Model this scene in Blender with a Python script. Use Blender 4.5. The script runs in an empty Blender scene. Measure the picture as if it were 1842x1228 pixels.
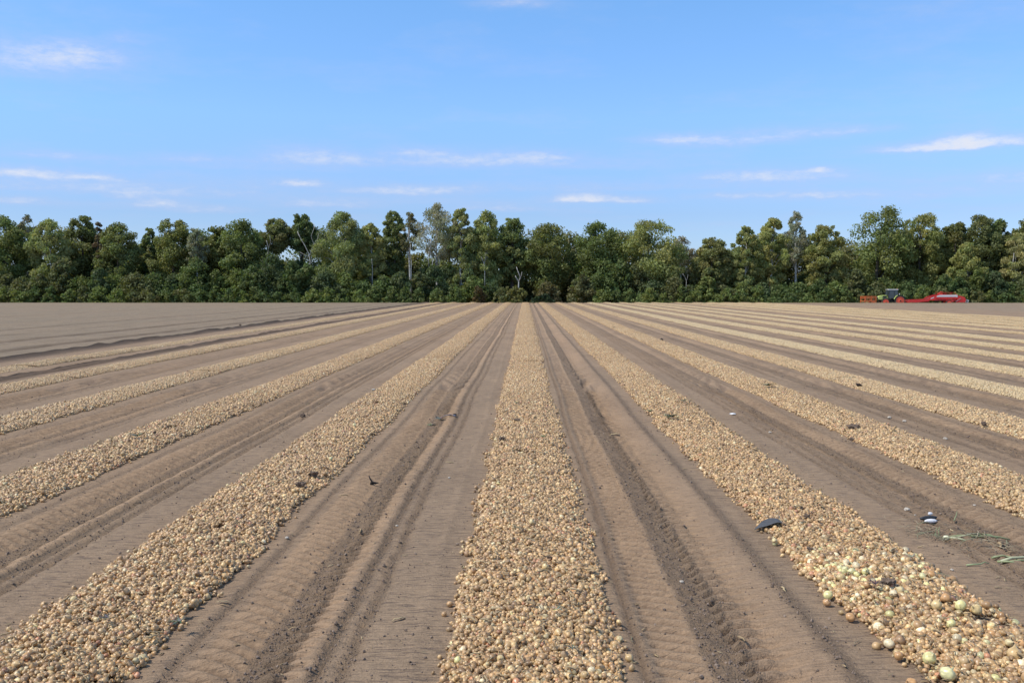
import bpy, bmesh, math, random
import numpy as np
from mathutils import Vector, Matrix, Euler

R = math.radians
scene = bpy.context.scene
COL = scene.collection
PI = math.pi

# ------------------------------------------------------------------ camera
CAM_H = 2.5
FOC = 1750.0                      # focal length in pixels of the 1842 px wide photograph
YAW = math.atan(24.0 / FOC)
PITCH = math.atan(94.0 / FOC)
cam_data = bpy.data.cameras.new('camera')
cam_data.sensor_width = 36.0
cam_data.lens = FOC / 1842.0 * 36.0
cam_data.clip_start = 0.1
cam_data.clip_end = 20000.0
cam = bpy.data.objects.new('camera', cam_data)
COL.objects.link(cam)
cam.location = (0, 0, CAM_H)
cam.rotation_euler = (R(90) - PITCH, 0, YAW)
scene.camera = cam

# ------------------------------------------------------------------ sun, sky, exposure
SUN_EL, SUN_AZ = 52.0, -107.0      # azimuth clockwise from +Y (straight ahead): the sun stands to the left
sun_dir = Vector((math.sin(R(SUN_AZ)) * math.cos(R(SUN_EL)), math.cos(R(SUN_AZ)) * math.cos(R(SUN_EL)), math.sin(R(SUN_EL))))
sd = bpy.data.lights.new('sun', 'SUN')
sd.energy = 3.8
sd.angle = R(0.53)
sd.color = (1.0, 0.95, 0.87)
sun = bpy.data.objects.new('sun', sd)
COL.objects.link(sun)
sun.rotation_euler = (-sun_dir).to_track_quat('-Z', 'Y').to_euler()
sun.location = sun_dir * 60

scene.view_settings.view_transform = 'Standard'
scene.view_settings.look = 'None'
scene.view_settings.exposure = 0.0
scene.view_settings.gamma = 1.0
scene.view_settings.use_curve_mapping = False
scene.render.engine = 'CYCLES'
scene.cycles.use_denoising = True
scene.cycles.max_bounces = 6
scene.cycles.diffuse_bounces = 3
scene.cycles.transparent_max_bounces = 4

world = bpy.data.worlds.new('World')
scene.world = world
world.use_nodes = True
SKY_STRENGTH = 0.145


class NT:
    """small helper to write node trees"""
    def __init__(s, tree):
        s.t = tree
        s.n = tree.nodes
        s.l = tree.links

    def node(s, typ, **kw):
        n = s.n.new(typ)
        for k, v in kw.items():
            setattr(n, k, v)
        return n

    def set(s, sock, v):
        if isinstance(v, bpy.types.NodeSocket):
            s.l.new(v, sock)
        else:
            sock.default_value = v

    def math(s, op, a, b=None, c=None, clamp=False):
        n = s.node('ShaderNodeMath', operation=op, use_clamp=clamp)
        s.set(n.inputs[0], a)
        if b is not None:
            s.set(n.inputs[1], b)
        if c is not None:
            s.set(n.inputs[2], c)
        return n.outputs[0]

    def mix(s, f, a, b, blend='MIX'):
        n = s.node('ShaderNodeMix', data_type='RGBA', blend_type=blend)
        s.set(n.inputs[0], f)
        s.set(n.inputs[6], a if isinstance(a, bpy.types.NodeSocket) else tuple(a) + (1,) * (4 - len(a)))
        s.set(n.inputs[7], b if isinstance(b, bpy.types.NodeSocket) else tuple(b) + (1,) * (4 - len(b)))
        return n.outputs[2]

    def noise(s, vec, scale, detail=3, rough=0.55, dist=0.0):
        n = s.node('ShaderNodeTexNoise')
        if vec is not None:
            s.l.new(vec, n.inputs['Vector'])
        n.inputs['Scale'].default_value = scale
        n.inputs['Detail'].default_value = detail
        n.inputs['Roughness'].default_value = rough
        n.inputs['Distortion'].default_value = dist
        return n.outputs[0]

    def ramp(s, f, stops):
        n = s.node('ShaderNodeValToRGB')
        s.l.new(f, n.inputs[0])
        e = n.color_ramp.elements
        while len(e) < len(stops):
            e.new(0.5)
        for k, (p, c) in enumerate(stops):
            e[k].position = p
            e[k].color = tuple(c) + (1,) * (4 - len(c))
        return n.outputs[0]

    def mapping(s, vec, scale=(1, 1, 1), loc=(0, 0, 0)):
        n = s.node('ShaderNodeMapping')
        s.l.new(vec, n.inputs[0])
        n.inputs['Scale'].default_value = scale
        n.inputs['Location'].default_value = loc
        return n.outputs[0]

    def maprange(s, v, a, b, c, d):
        n = s.node('ShaderNodeMapRange')
        n.clamp = True
        s.l.new(v, n.inputs[0])
        for i, q in enumerate((a, b, c, d)):
            n.inputs[i + 1].default_value = q
        return n.outputs[0]


def pix_dir(px, py):
    d = Vector(((px - 921.0) / FOC, -(py - 614.0) / FOC, -1.0))
    d.rotate(cam.rotation_euler)
    return d.normalized()


def build_world():
    t = NT(world.node_tree)
    t.n.clear()
    out = t.node('ShaderNodeOutputWorld')
    bg = t.node('ShaderNodeBackground')
    bg.inputs[1].default_value = SKY_STRENGTH
    t.l.new(bg.outputs[0], out.inputs[0])
    sky = t.node('ShaderNodeTexSky', sky_type='NISHITA')
    sky.sun_disc = False
    sky.sun_elevation = R(SUN_EL)
    sky.sun_rotation = R(SUN_AZ)
    sky.altitude = 100
    sky.air_density = 1.0
    sky.dust_density = 0.25
    sky.ozone_density = 1.5
    co = t.node('ShaderNodeTexCoord').outputs['Generated']
    sep = t.node('ShaderNodeSeparateXYZ')
    t.l.new(co, sep.inputs[0])
    x, y, z = sep.outputs
    az = t.math('ARCTAN2', x, y)
    el = t.math('ARCSINE', z)
    # the air: a little deeper blue than the model gives
    skyc = t.mix(1.0, sky.outputs[0], t.ramp(t.maprange(el, 0.0, 0.5, 0, 1), SKY_TINT), 'MULTIPLY')
    # clouds live in direction space (azimuth, elevation), warped by noise
    cmb = t.node('ShaderNodeCombineXYZ')
    t.l.new(az, cmb.inputs[0])
    t.l.new(t.math('MULTIPLY', el, 2.6), cmb.inputs[1])
    uv = cmb.outputs[0]
    n1 = t.math('SUBTRACT', t.noise(uv, 26, 5, 0.6), 0.5)
    n2 = t.math('SUBTRACT', t.noise(t.mapping(uv, (1, 1, 1), (7.3, 2.1, 0)), 40, 4, 0.6), 0.5)
    azw = t.math('ADD', az, t.math('MULTIPLY', n1, 0.036))
    elw = t.math('ADD', el, t.math('MULTIPLY', n2, 0.0075))
    # (x, y, half width, half height in photo pixels, density)
    blobs = [(80, 106, 82, 26, .50), (150, 98, 48, 17, .34), (40, 128, 70, 20, .34), (228, 72, 30, 9, .30), (925, 5, 50, 13, .5),
             (45, 313, 58, 9, .85), (165, 321, 34, 5, .55), (230, 352, 26, 7, .45), (292, 368, 46, 8, .6), (30, 362, 50, 7, .42),
             (100, 281, 65, 7, .28), (350, 287, 60, 8, .26), (545, 283, 70, 17, .34), (640, 292, 70, 11, .28), (745, 275, 42, 8, .5), (800, 290, 70, 14, .36),
             (940, 290, 90, 14, .40), (975, 283, 40, 6, .4), (540, 331, 28, 6, .7), (720, 345, 85, 8, .62), (580, 369, 75, 7, .55), (880, 375, 60, 6, .45),
             (1047, 357, 36, 9, .95), (1045, 361, 42, 5, .5), (1140, 361, 32, 7, .6), (1215, 252, 46, 8, .42), (1290, 258, 80, 11, .34), (1430, 243, 80, 12, .32),
             (1545, 236, 45, 7, .25), (1740, 256, 34, 12, 1.0), (1722, 264, 60, 7, .75), (1640, 268, 60, 8, .32), (1830, 256, 34, 9, .6),
             (1330, 318, 75, 9, .36), (1430, 318, 90, 12, .36), (1474, 307, 16, 4, .6), (1300, 352, 40, 6, .3), (1400, 352, 80, 8, .34), (1500, 352, 40, 6, .25),
             (1820, 320, 50, 12, .28), (150, 335, 160, 16, .18), (480, 330, 140, 20, .12), (1700, 340, 120, 10, .14), (380, 378, 60, 6, .3),
             (250, 345, 220, 9, .17), (700, 362, 240, 8, .17), (1000, 338, 200, 9, .13), (1330, 334, 260, 8, .15), (1650, 352, 220, 9, .16), (1080, 300, 180, 8, .13), (420, 300, 260, 7, .13)]
    dens = None
    for (bx, by, hw, hh, k) in blobs:
        d = pix_dir(bx, by)
        a0, e0 = math.atan2(d.x, d.y), math.asin(d.z)
        wa, we = hw / FOC * 1.2, hh / FOC * 1.15
        k = k * (1.7 if k < .45 and hw > 44 and by > 200 else 1.2 if k < .6 else 1.35)
        da = t.math('MULTIPLY', t.math('SUBTRACT', azw, a0), 1 / wa)
        de = t.math('MULTIPLY', t.math('SUBTRACT', elw, e0), 1 / we)
        de = t.math('MAXIMUM', de, t.math('MULTIPLY', de, -1.9))       # flatter below
        q = t.math('ADD', t.math('MULTIPLY', da, da), t.math('MULTIPLY', de, de))
        g = t.math('MULTIPLY', t.math('EXPONENT', t.math('MULTIPLY', q, -0.9)), k)
        dens = g if dens is None else t.math('ADD', dens, g)
    # scattered faint cloud all round the sky, thicker towards the horizon
    zz = t.math('ADD', t.math('MAXIMUM', z, 0.0), 0.06)
    c2 = t.node('ShaderNodeCombineXYZ')
    t.l.new(t.math('DIVIDE', x, zz), c2.inputs[0])
    t.l.new(t.math('DIVIDE', y, zz), c2.inputs[1])
    far = t.noise(c2.outputs[0], 1.1, 6, 0.6)
    far = t.maprange(far, 0.50, 0.76, 0.0, 0.34)
    frag = t.maprange(t.noise(uv, 60, 5, 0.65), 0.30, 0.64, 0.50, 1.15)
    dens = t.math('MULTIPLY', t.math('ADD', dens, far), frag)
    dens = t.math('SUBTRACT', 1.0, t.math('EXPONENT', t.math('MULTIPLY', dens, -0.95)))      # thick cloud saturates softly
    above = t.maprange(el, -0.01, 0.02, 0.0, 1.0)
    dens = t.math('MULTIPLY', dens, above)
    # thin cloud is grey-lilac, thick cloud is white
    ccol = t.mix(t.maprange(dens, 0.30, 0.72, 0, 1), tuple(v / SKY_STRENGTH for v in (.53, .61, .87)), tuple(v / SKY_STRENGTH for v in (.82, .83, .90)))
    t.l.new(t.mix(dens, skyc, ccol), bg.inputs[0])


SKY_TINT = [(0.0, (.53, .68, 1.08)), (.15, (.56, .69, 1.03)), (.34, (.78, 1.00, 1.34)), (.58, (.80, 1.13, 1.42)), (1.0, (.95, 1.02, 1.02))]
build_world()

# ------------------------------------------------------------------ numeric helpers


def vnoise(x, y, seed=0):
    """smooth value noise in [-1, 1] on numpy arrays"""
    xi, yi = np.floor(x).astype(np.int64), np.floor(y).astype(np.int64)
    fx, fy = x - xi, y - yi
    fx, fy = fx * fx * (3 - 2 * fx), fy * fy * (3 - 2 * fy)

    def h(a, b):
        n = (a * 374761393 + b * 668265263 + seed * 974634777) & 0x7FFFFFFF
        n = ((n ^ (n >> 13)) * 1274126177) & 0x7FFFFFFF
        n = n ^ (n >> 16)
        return (n & 0xFFFF) / 32767.5 - 1.0
    a, b, c, d = h(xi, yi), h(xi + 1, yi), h(xi, yi + 1), h(xi + 1, yi + 1)
    return (a * (1 - fx) + b * fx) * (1 - fy) + (c * (1 - fx) + d * fx) * fy


def sst(a, b, x):
    t = np.clip((x - a) / (b - a), 0, 1)
    return t * t * (3 - 2 * t)


def bump(x, c, s):
    return np.exp(-((x - c) / s) ** 2)


def band(x, a, b, s=0.03):
    return sst(a - s, a + s, x) * (1 - sst(b - s, b + s, x))


ROWS = [-16.2, -13.1, -9.64, -6.3, -3.16, 0.03, 3.06, 6.05, 8.9, 11.9, 14.85, 17.8, 20.6, 23.6, 27.9, 31.2, 34.0, 36.9, 39.8, 42.8]
ROW_W = [.52, .56, .57, .57, .57, .58, .57, .57, .57, .60, .6, .6, .6, .58, .5, .62, .9, .95, .95, .9]   # half widths
FIELD_END = 181.0


def row_shift(y, k):
    return 0.040 * vnoise(y / 9.0, y * 0 + k * 3.7, 11) + 0.02 * vnoise(y / 2.1, y * 0 + k * 1.3, 12)


def ground_fields(x, y):
    """height, crumb (0..1), red (0..1), dark (0..1) of the soil at (x, y)"""
    x = np.asarray(x, float)
    y = np.asarray(y, float)
    h = 0.010 * vnoise(x / 2.3, y / 3.1, 1) + 0.012 * vnoise(x / 14, y / 20, 2)
    crumb = np.full(x.shape, 0.16)
    red = 0.25 + 0.25 * vnoise(x / 0.9, y / 4.5, 3)
    dark = np.zeros(x.shape)
    fade = 1 - sst(22, 45, y)                      # the lugs blur together with distance
    rag = 0.03 * vnoise(x / 0.25, y / 0.18, 5)     # ragged feature edges
    wander = 0.04 * vnoise(y / 6.0, y * 0, 6) + rag * 0.6
    for g in range(len(ROWS) - 1):
        a, b = ROWS[g], ROWS[g + 1]
        m = (x >= a) & (x < b)
        if not m.any():
            continue
        xx, yy = x[m], y[m]
        w = wander[m]
        fd = fade[m]
        rg = rag[m]
        s = 3.05 / (b - a)
        if g == 5:                                  # right of the middle row
            u = (xx - a) * s + w * 0.7
            hh = -0.030 * bump(u, .75, .028)
            lug = np.tanh(2.2 * np.sin((yy + 0.42 * u) * 2 * PI / 0.17 + .6 * vnoise(yy / 1.3, yy * 0, 8)))
            lb = band(u, .86, 1.15, .03)
            hh += lb * (-.020 + .042 * lug * fd * (0.75 + .35 * vnoise(xx / .3, yy / .8, 9)))
            cb = band(u, 1.18, 1.5, .04)
            hh += -.050 * sst(1.12, 1.5, u) * (1 - sst(1.60, 1.98, u))
            lug2 = np.tanh(1.6 * np.sin((yy - 0.30 * (u - 1.5)) * 2 * PI / 0.20 + .7 * vnoise(yy / 1.7, yy * 0, 10)))
            lob = sst(1.44, 1.52, u) * (1 - sst(1.68, 2.0, u))
            hh += (lob * .5 + 1.0 * band(u, 1.46, 1.66, .04)) * (.045 * lug2 - .008) * fd
            hh += .012 * bump(u, 2.06, .06)
            hh += cb * .016 * vnoise(xx / .055, yy / .07, 13)
            cr = .9 * cb + .6 * bump(u, 2.1, .07) + .5 * bump(u, .77, .05)
            rd = .55 * band(u, 1.5, 2.0, .08) + .35 * lb
            dk = .62 * lb * fd * (lug < -.3) + .30 * cb + .6 * bump(u, .755, .035) + .35 * bump(u, 2.1, .08) + .25 * fd * band(u, 1.46, 1.64, .03) * (lug2 < -.3)  # lug grooves: crumbs in them, and tread shading put into the colour
        else:
            v = ((b - xx) if g < 5 else (xx - a)) * s + w
            q = 1.0 + .25 * math.sin(g * 2.7)
            hh = .008 * bump(v, .76, .05)
            hh += -.035 * q * bump(v, 1.16, .05) - .030 * q * bump(v, 1.32, .035)
            hh += .026 * q * bump(v, 1.40, .07)
            hh += -.048 * q * sst(1.40, 1.56, v) * (1 - sst(1.78, 2.05, v))
            lug = np.tanh(1.8 * np.sin((yy + .35 * v) * 2 * PI / 0.19 + 1.0 * vnoise(yy / 1.5, yy * 0, 20 + g)))
            hh += band(v, 1.44, 1.66, .05) * .036 * lug * fd
            hh += band(v, 1.84, 2.12, .06) * .034 * np.sin((yy - .4 * v) * 2 * PI / .19 + 1.6 * vnoise(yy / 1.5, yy * 0, 30 + g)) * fd
            cb = band(v, 1.55 + 0, 1.82, .04)
            c2 = .8 * bump(v, 1.17, .055) + .9 * bump(v, 1.33, .05)
            hh += (cb + c2) * .015 * vnoise(xx / .055, yy / .07, 14)
            hh += -.02 * bump(v, 2.24, .03) + .01 * bump(v, 2.31, .04)
            cr = .9 * cb + c2 + .4 * bump(v, 2.24, .05)
            chev = np.sin((yy - .4 * v) * 2 * PI / .19 + 1.6 * vnoise(yy / 1.5, yy * 0, 30 + g))
            rd = .42 * band(v, 1.40, 1.56, .05) + .35 * band(v, 1.84, 2.15, .1)
            dk = .5 * fd * band(v, 1.84, 2.10, .04) * (chev < -.45) + .4 * fd * band(v, 1.45, 1.60, .03) * (lug < -.4) + .28 * cb + .36 * c2 + .35 * bump(v, 2.24, .035)  # tread grooves again carry shading in their colour besides the crumbs
        # soil bed under the two rows
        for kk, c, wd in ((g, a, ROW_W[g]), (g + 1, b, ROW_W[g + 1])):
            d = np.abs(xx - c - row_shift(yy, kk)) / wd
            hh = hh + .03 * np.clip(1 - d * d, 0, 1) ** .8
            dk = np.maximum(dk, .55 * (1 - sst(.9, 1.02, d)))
        h[m] += hh
        crumb[m] = np.clip(crumb[m] + cr, 0, 1)
        red[m] += rd
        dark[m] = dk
    # right flank of the last row, far right brown strip
    m = x >= ROWS[-1]
    if m.any():
        h[m] += .03 * vnoise(x[m] / .8, y[m] / 2.5, 40)
        dark[m] += .12 * (1 - sst(50, 58, x[m])) * (.7 + .3 * vnoise(x[m] / 1.3, y[m] / 9, 41))
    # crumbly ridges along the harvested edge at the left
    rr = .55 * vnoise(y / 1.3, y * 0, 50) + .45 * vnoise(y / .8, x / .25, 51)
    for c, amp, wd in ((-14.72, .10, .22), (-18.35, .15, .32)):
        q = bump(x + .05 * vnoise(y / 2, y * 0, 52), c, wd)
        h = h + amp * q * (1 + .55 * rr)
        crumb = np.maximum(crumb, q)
        dark = dark + 1.3 * bump(x, c + .10, wd * 1.05)  # dark soil plus the ridge's shaded right flank, put into the colour
    # smooth untouched land on the left with single drill furrows
    flat = 1 - sst(-18.9, -18.5, x)
    crumb = crumb * (1 - .8 * flat)
    red = red * (1 - flat) + .05 * flat
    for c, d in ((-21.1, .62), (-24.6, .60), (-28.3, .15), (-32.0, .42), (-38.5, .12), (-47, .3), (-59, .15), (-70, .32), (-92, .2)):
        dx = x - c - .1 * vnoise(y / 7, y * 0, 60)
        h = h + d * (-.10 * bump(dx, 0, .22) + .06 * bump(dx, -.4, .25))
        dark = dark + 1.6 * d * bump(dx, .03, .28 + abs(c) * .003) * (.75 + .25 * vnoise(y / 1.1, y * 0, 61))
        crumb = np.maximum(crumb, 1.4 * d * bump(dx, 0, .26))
    # beyond the field end the ground falls away towards the trees
    h = h - .72 * sst(FIELD_END - 2, FIELD_END + 8, y)
    h = h + crumb * .006 * vnoise(x / .045, y / .05, 70) * (1 - sst(20, 40, y))
    return h, np.clip(crumb, 0, 1), np.clip(red, 0, 1), np.clip(dark, 0, 1)


def gz(x, y):
    return float(ground_fields(np.array([x]), np.array([y]))[0][0])


def at(px, py, z=0.0):
    """the point of the ground plane that the photograph shows at (px, py)"""
    d = pix_dir(px, py)
    k = (z - CAM_H) / d.z
    return d.x * k, d.y * k


def to_pix(p):
    """numpy (n,3) -> pixel x, y, depth"""
    m = np.array(Euler(cam.rotation_euler).to_matrix()).T
    q = (p - np.array([0, 0, CAM_H])) @ m.T
    return 921 + FOC * q[:, 0] / -q[:, 2], 614 - FOC * q[:, 1] / -q[:, 2], -q[:, 2]


# ------------------------------------------------------------------ object helpers

def tag(o, label=None, cat=None, group=None, kind=None):
    if label: o['label'] = label
    if cat: o['category'] = cat
    if group: o['group'] = group
    if kind: o['kind'] = kind
    return o


def empty(name, loc, rz=0.0):
    o = bpy.data.objects.new(name, None)
    o.empty_display_size = 0.3
    o.location = loc
    o.rotation_euler = (0, 0, rz)
    COL.objects.link(o)
    return o


def mesh_obj(name, me, mat=None, parent=None, loc=None):
    o = bpy.data.objects.new(name, me)
    if mat is not None and len(me.materials) == 0:
        me.materials.append(mat)
    COL.objects.link(o)
    if parent is not None:
        o.parent = parent
    if loc is not None:
        o.location = loc
    return o


def np_mesh(name, V, F, col=None, attrs=None, smooth=False):
    """V (n,3), F (m,k) all same k"""
    me = bpy.data.meshes.new(name)
    V = np.ascontiguousarray(V, np.float32)
    F = np.ascontiguousarray(F, np.int32)
    k = F.shape[1]
    me.vertices.add(len(V))
    me.vertices.foreach_set('co', V.ravel())
    me.loops.add(F.size)
    me.loops.foreach_set('vertex_index', F.ravel())
    me.polygons.add(len(F))
    me.polygons.foreach_set('loop_start', np.arange(0, F.size, k, dtype=np.int32))
    me.polygons.foreach_set('loop_total', np.full(len(F), k, np.int32))
    if smooth:
        me.polygons.foreach_set('use_smooth', np.ones(len(F), bool))
    me.update(calc_edges=True)
    if col is not None:
        a = me.color_attributes.new('tint', 'FLOAT_COLOR', 'POINT')
        c = np.ones((len(V), 4), np.float32)
        c[:, :3] = col
        a.data.foreach_set('color', c.ravel())
    for nm, v in (attrs or {}).items():
        a = me.attributes.new(nm, 'FLOAT', 'POINT')
        a.data.foreach_set('value', np.ascontiguousarray(v, np.float32))
    return me


class MB:
    """collects simple shapes in one bmesh"""
    def __init__(s):
        s.b = bmesh.new()

    def box(s, c, d, rot=None, bev=0.0):
        r = bmesh.ops.create_cube(s.b, size=1.0)
        M = Matrix.Translation(c) @ (Euler(rot).to_matrix().to_4x4() if rot else Matrix()) @ Matrix.Diagonal((*d, 1))
        bmesh.ops.transform(s.b, matrix=M, verts=r['verts'])
        if bev:
            es = {e for v in r['verts'] for e in v.link_edges}
            bmesh.ops.bevel(s.b, geom=list(es), offset=bev, segments=2, affect='EDGES')
        return s

    def bar(s, p, q, w, d=None):
        p, q = Vector(p), Vector(q)
        r = bmesh.ops.create_cube(s.b, size=1.0)
        z = q - p
        M = Matrix.Translation((p + q) / 2) @ z.to_track_quat('Z', 'Y').to_matrix().to_4x4() @ Matrix.Diagonal((w, d or w, z.length, 1))
        bmesh.ops.transform(s.b, matrix=M, verts=r['verts'])
        return s

    def tube(s, pts, rads, n=8, cap=True):
        pts = [Vector(p) for p in pts]
        if not hasattr(rads, '__len__'):
            rads = [rads] * len(pts)
        rings = []
        for i, p in enumerate(pts):
            t = (pts[min(i + 1, len(pts) - 1)] - pts[max(i - 1, 0)])
            qt = t.to_track_quat('Z', 'Y')
            rings.append([s.b.verts.new(p + qt @ Vector((math.cos(2 * PI * k / n) * rads[i], math.sin(2 * PI * k / n) * rads[i], 0))) for k in range(n)])
        for a, b in zip(rings, rings[1:]):
            for k in range(n):
                f = s.b.faces.new((a[k], a[(k + 1) % n], b[(k + 1) % n], b[k]))
                f.smooth = True
        if cap:
            s.b.faces.new(list(reversed(rings[0])))
            s.b.faces.new(rings[-1])
        return s

    def lathe(s, prof, c, axis='Y', n=28):
        """prof: list of (radius, along) turned about an axis through c"""
        rings = []
        for r, a in prof:
            ring = []
            for k in range(n):
                cs, sn = math.cos(2 * PI * k / n) * r, math.sin(2 * PI * k / n) * r
                ring.append(s.b.verts.new(Vector(c) + (Vector((cs, a, sn)) if axis == 'Y' else Vector((cs, sn, a)))))
            rings.append(ring)
        for a, b in zip(rings, rings[1:]):
            for k in range(n):
                s.b.faces.new((a[k], b[k], b[(k + 1) % n], a[(k + 1) % n]))
        s.b.faces.new(rings[0])
        s.b.faces.new(list(reversed(rings[-1])))
        return s

    def prism(s, poly, y0, y1):
        """polygon in XZ extruded along Y"""
        a = [s.b.verts.new((x, y0, z)) for x, z in poly]
        b = [s.b.verts.new((x, y1, z)) for x, z in poly]
        n = len(poly)
        s.b.faces.new(a)
        s.b.faces.new(list(reversed(b)))
        for k in range(n):
            s.b.faces.new((a[k], b[k], b[(k + 1) % n], a[(k + 1) % n]))
        return s

    def blob(s, c, d, seed=0, rough=.25, sub=2):
        r = bmesh.ops.create_icosphere(s.b, subdivisions=sub, radius=1.0)
        rn = random.Random(seed)
        off = Vector((rn.uniform(0, 50), rn.uniform(0, 50), rn.uniform(0, 50)))
        from mathutils import noise as mn
        for v in r['verts']:
            k = 1 + rough * mn.noise(v.co * 1.3 + off) + rough * .6 * mn.noise(v.co * 3.1 + off)
            v.co = Vector(c) + Vector((v.co.x * d[0], v.co.y * d[1], v.co.z * d[2])) * k
        return s

    def build(s, name, mat, parent=None, loc=None):
        bmesh.ops.recalc_face_normals(s.b, faces=s.b.faces[:])
        me = bpy.data.meshes.new(name)
        s.b.to_mesh(me)
        s.b.free()
        return mesh_obj(name, me, mat, parent, loc)


# ------------------------------------------------------------------ materials

def new_mat(name):
    m = bpy.data.materials.new(name)
    m.use_nodes = True
    t = NT(m.node_tree)
    t.n.clear()
    out = t.node('ShaderNodeOutputMaterial')
    b = t.node('ShaderNodeBsdfPrincipled')
    t.l.new(b.outputs[0], out.inputs[0])
    return m, t, b


def paint(name, c, rough=.45, var=.18, spec=.4, metal=0.0, scale=6.0, dust=0.0):
    m, t, b = new_mat(name)
    co = t.node('ShaderNodeTexCoord').outputs['Object']
    n = t.noise(co, scale, 5, .6)
    col = t.mix(t.maprange(n, .3, .7, 0, 1), tuple(v * (1 - var) for v in c), tuple(min(1, v * (1 + var)) for v in c))
    if dust:
        d = t.maprange(t.noise(co, scale * .6, 6, .7), .4, .7, 0, dust)
        col = t.mix(d, col, (.27, .21, .155))
    t.l.new(col, b.inputs['Base Color'])
    b.inputs['Roughness'].default_value = rough
    b.inputs['Specular IOR Level'].default_value = spec
    b.inputs['Metallic'].default_value = metal
    bp = t.node('ShaderNodeBump')
    bp.inputs['Strength'].default_value = .15
    bp.inputs['Distance'].default_value = .02
    t.l.new(n, bp.inputs['Height'])
    t.l.new(bp.outputs[0], b.inputs['Normal'])
    return m


def soil_material():
    m, t, b = new_mat('field_soil')
    geo = t.node('ShaderNodeNewGeometry').outputs['Position']
    A = lambda nm: t.node('ShaderNodeAttribute', attribute_name=nm).outputs['Fac']
    crumb, red, dark, grey = A('crumb'), A('red'), A('dark'), A('grey')
    n_big = t.noise(t.mapping(geo, (.9, .35, 1)), 1.0, 5, .6)
    n_mid = t.noise(geo, 9.0, 5, .65)
    n_fine = t.noise(geo, 60.0, 4, .7)
    streak = t.noise(t.mapping(geo, (4.0, 34.0, 10)), 1.0, 4, .65, .4)      # harrow scratches across the rows
    col = t.mix(red, (.350, .245, .158), (.380, .252, .157))
    col = t.mix(grey, col, (.285, .220, .148))
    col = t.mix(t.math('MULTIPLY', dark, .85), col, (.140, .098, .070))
    crumb_shade = t.math('POWER', t.math('MULTIPLY', crumb, dark), 3.0)  # ridge crumb shadow put into the colour; darkens the drill furrows too
    col = t.mix(t.math('MULTIPLY', crumb_shade, .85), col, (.060, .044, .033))
    f = t.math('ADD', t.math('MULTIPLY', n_big, .42), t.math('ADD', t.math('MULTIPLY', n_mid, .32), t.math('MULTIPLY', n_fine, .26)))
    col = t.mix(1.0, col, t.ramp(f, [(.34, (.72, .71, .70)), (.48, (1, 1, 1)), (.66, (1.24, 1.23, 1.21))]), 'MULTIPLY')
    crack = t.math('MULTIPLY', t.maprange(streak, .53, .61, 0, .8), t.math('SUBTRACT', 1.05, t.math('MULTIPLY', t.math('MAXIMUM', crumb, red), 1.1), clamp=True))
    col = t.mix(crack, col, (.13, .095, .075))
    t.l.new(col, b.inputs['Base Color'])
    b.inputs['Roughness'].default_value = .95
    b.inputs['Specular IOR Level'].default_value = .15
    hgt = t.math('ADD', t.math('MULTIPLY', n_mid, t.math('ADD', t.math('MULTIPLY', crumb, 1.6), .25)),
                 t.math('ADD', t.math('MULTIPLY', n_fine, t.math('ADD', t.math('MULTIPLY', crumb, .7), .22)), t.math('MULTIPLY', streak, -1.1)))
    bp = t.node('ShaderNodeBump')
    bp.inputs['Strength'].default_value = 1.0
    bp.inputs['Distance'].default_value = .034
    t.l.new(hgt, bp.inputs['Height'])
    t.l.new(bp.outputs[0], b.inputs['Normal'])
    return m


def onion_material():
    m, t, b = new_mat('onion_skin')
    tint = t.node('ShaderNodeAttribute', attribute_name='tint').outputs['Color']
    row = t.node('ShaderNodeAttribute', attribute_name='paleness', attribute_type='INSTANCER').outputs['Fac']
    rnd = t.node('ShaderNodeObjectInfo').outputs['Random']
    vary = t.node('ShaderNodeAttribute', attribute_name='vary', attribute_type='INSTANCER').outputs['Fac']
    rnd = t.math('ADD', .5, t.math('MULTIPLY', t.math('SUBTRACT', rnd, .5), vary))
    geo = t.node('ShaderNodeNewGeometry').outputs['Position']
    n = t.noise(geo, 55, 4, .65)
    v = t.math('ADD', t.math('MULTIPLY', rnd, .74), t.math('ADD', t.math('MULTIPLY', n, .66), .37))
    cm = t.node('ShaderNodeCombineColor')
    for i in range(3):
        t.l.new(v, cm.inputs[i])
    col = t.mix(1.0, tint, cm.outputs[0], 'MULTIPLY')
    col = t.mix(1.0, col, (1.06, 1.02, .98), 'MULTIPLY')
    col = t.mix(t.math('MULTIPLY', row, .6), col, (.72, .58, .33))
    dust = t.maprange(t.noise(geo, 22, 3, .6), .50, .75, 0, .35)
    col = t.mix(dust, col, (.25, .18, .125))
    t.l.new(col, b.inputs['Base Color'])
    b.inputs['Roughness'].default_value = .34
    b.inputs['Specular IOR Level'].default_value = .55
    bp = t.node('ShaderNodeBump')
    bp.inputs['Strength'].default_value = .3
    bp.inputs['Distance'].default_value = .006
    t.l.new(n, bp.inputs['Height'])
    t.l.new(bp.outputs[0], b.inputs['Normal'])
    return m


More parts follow.
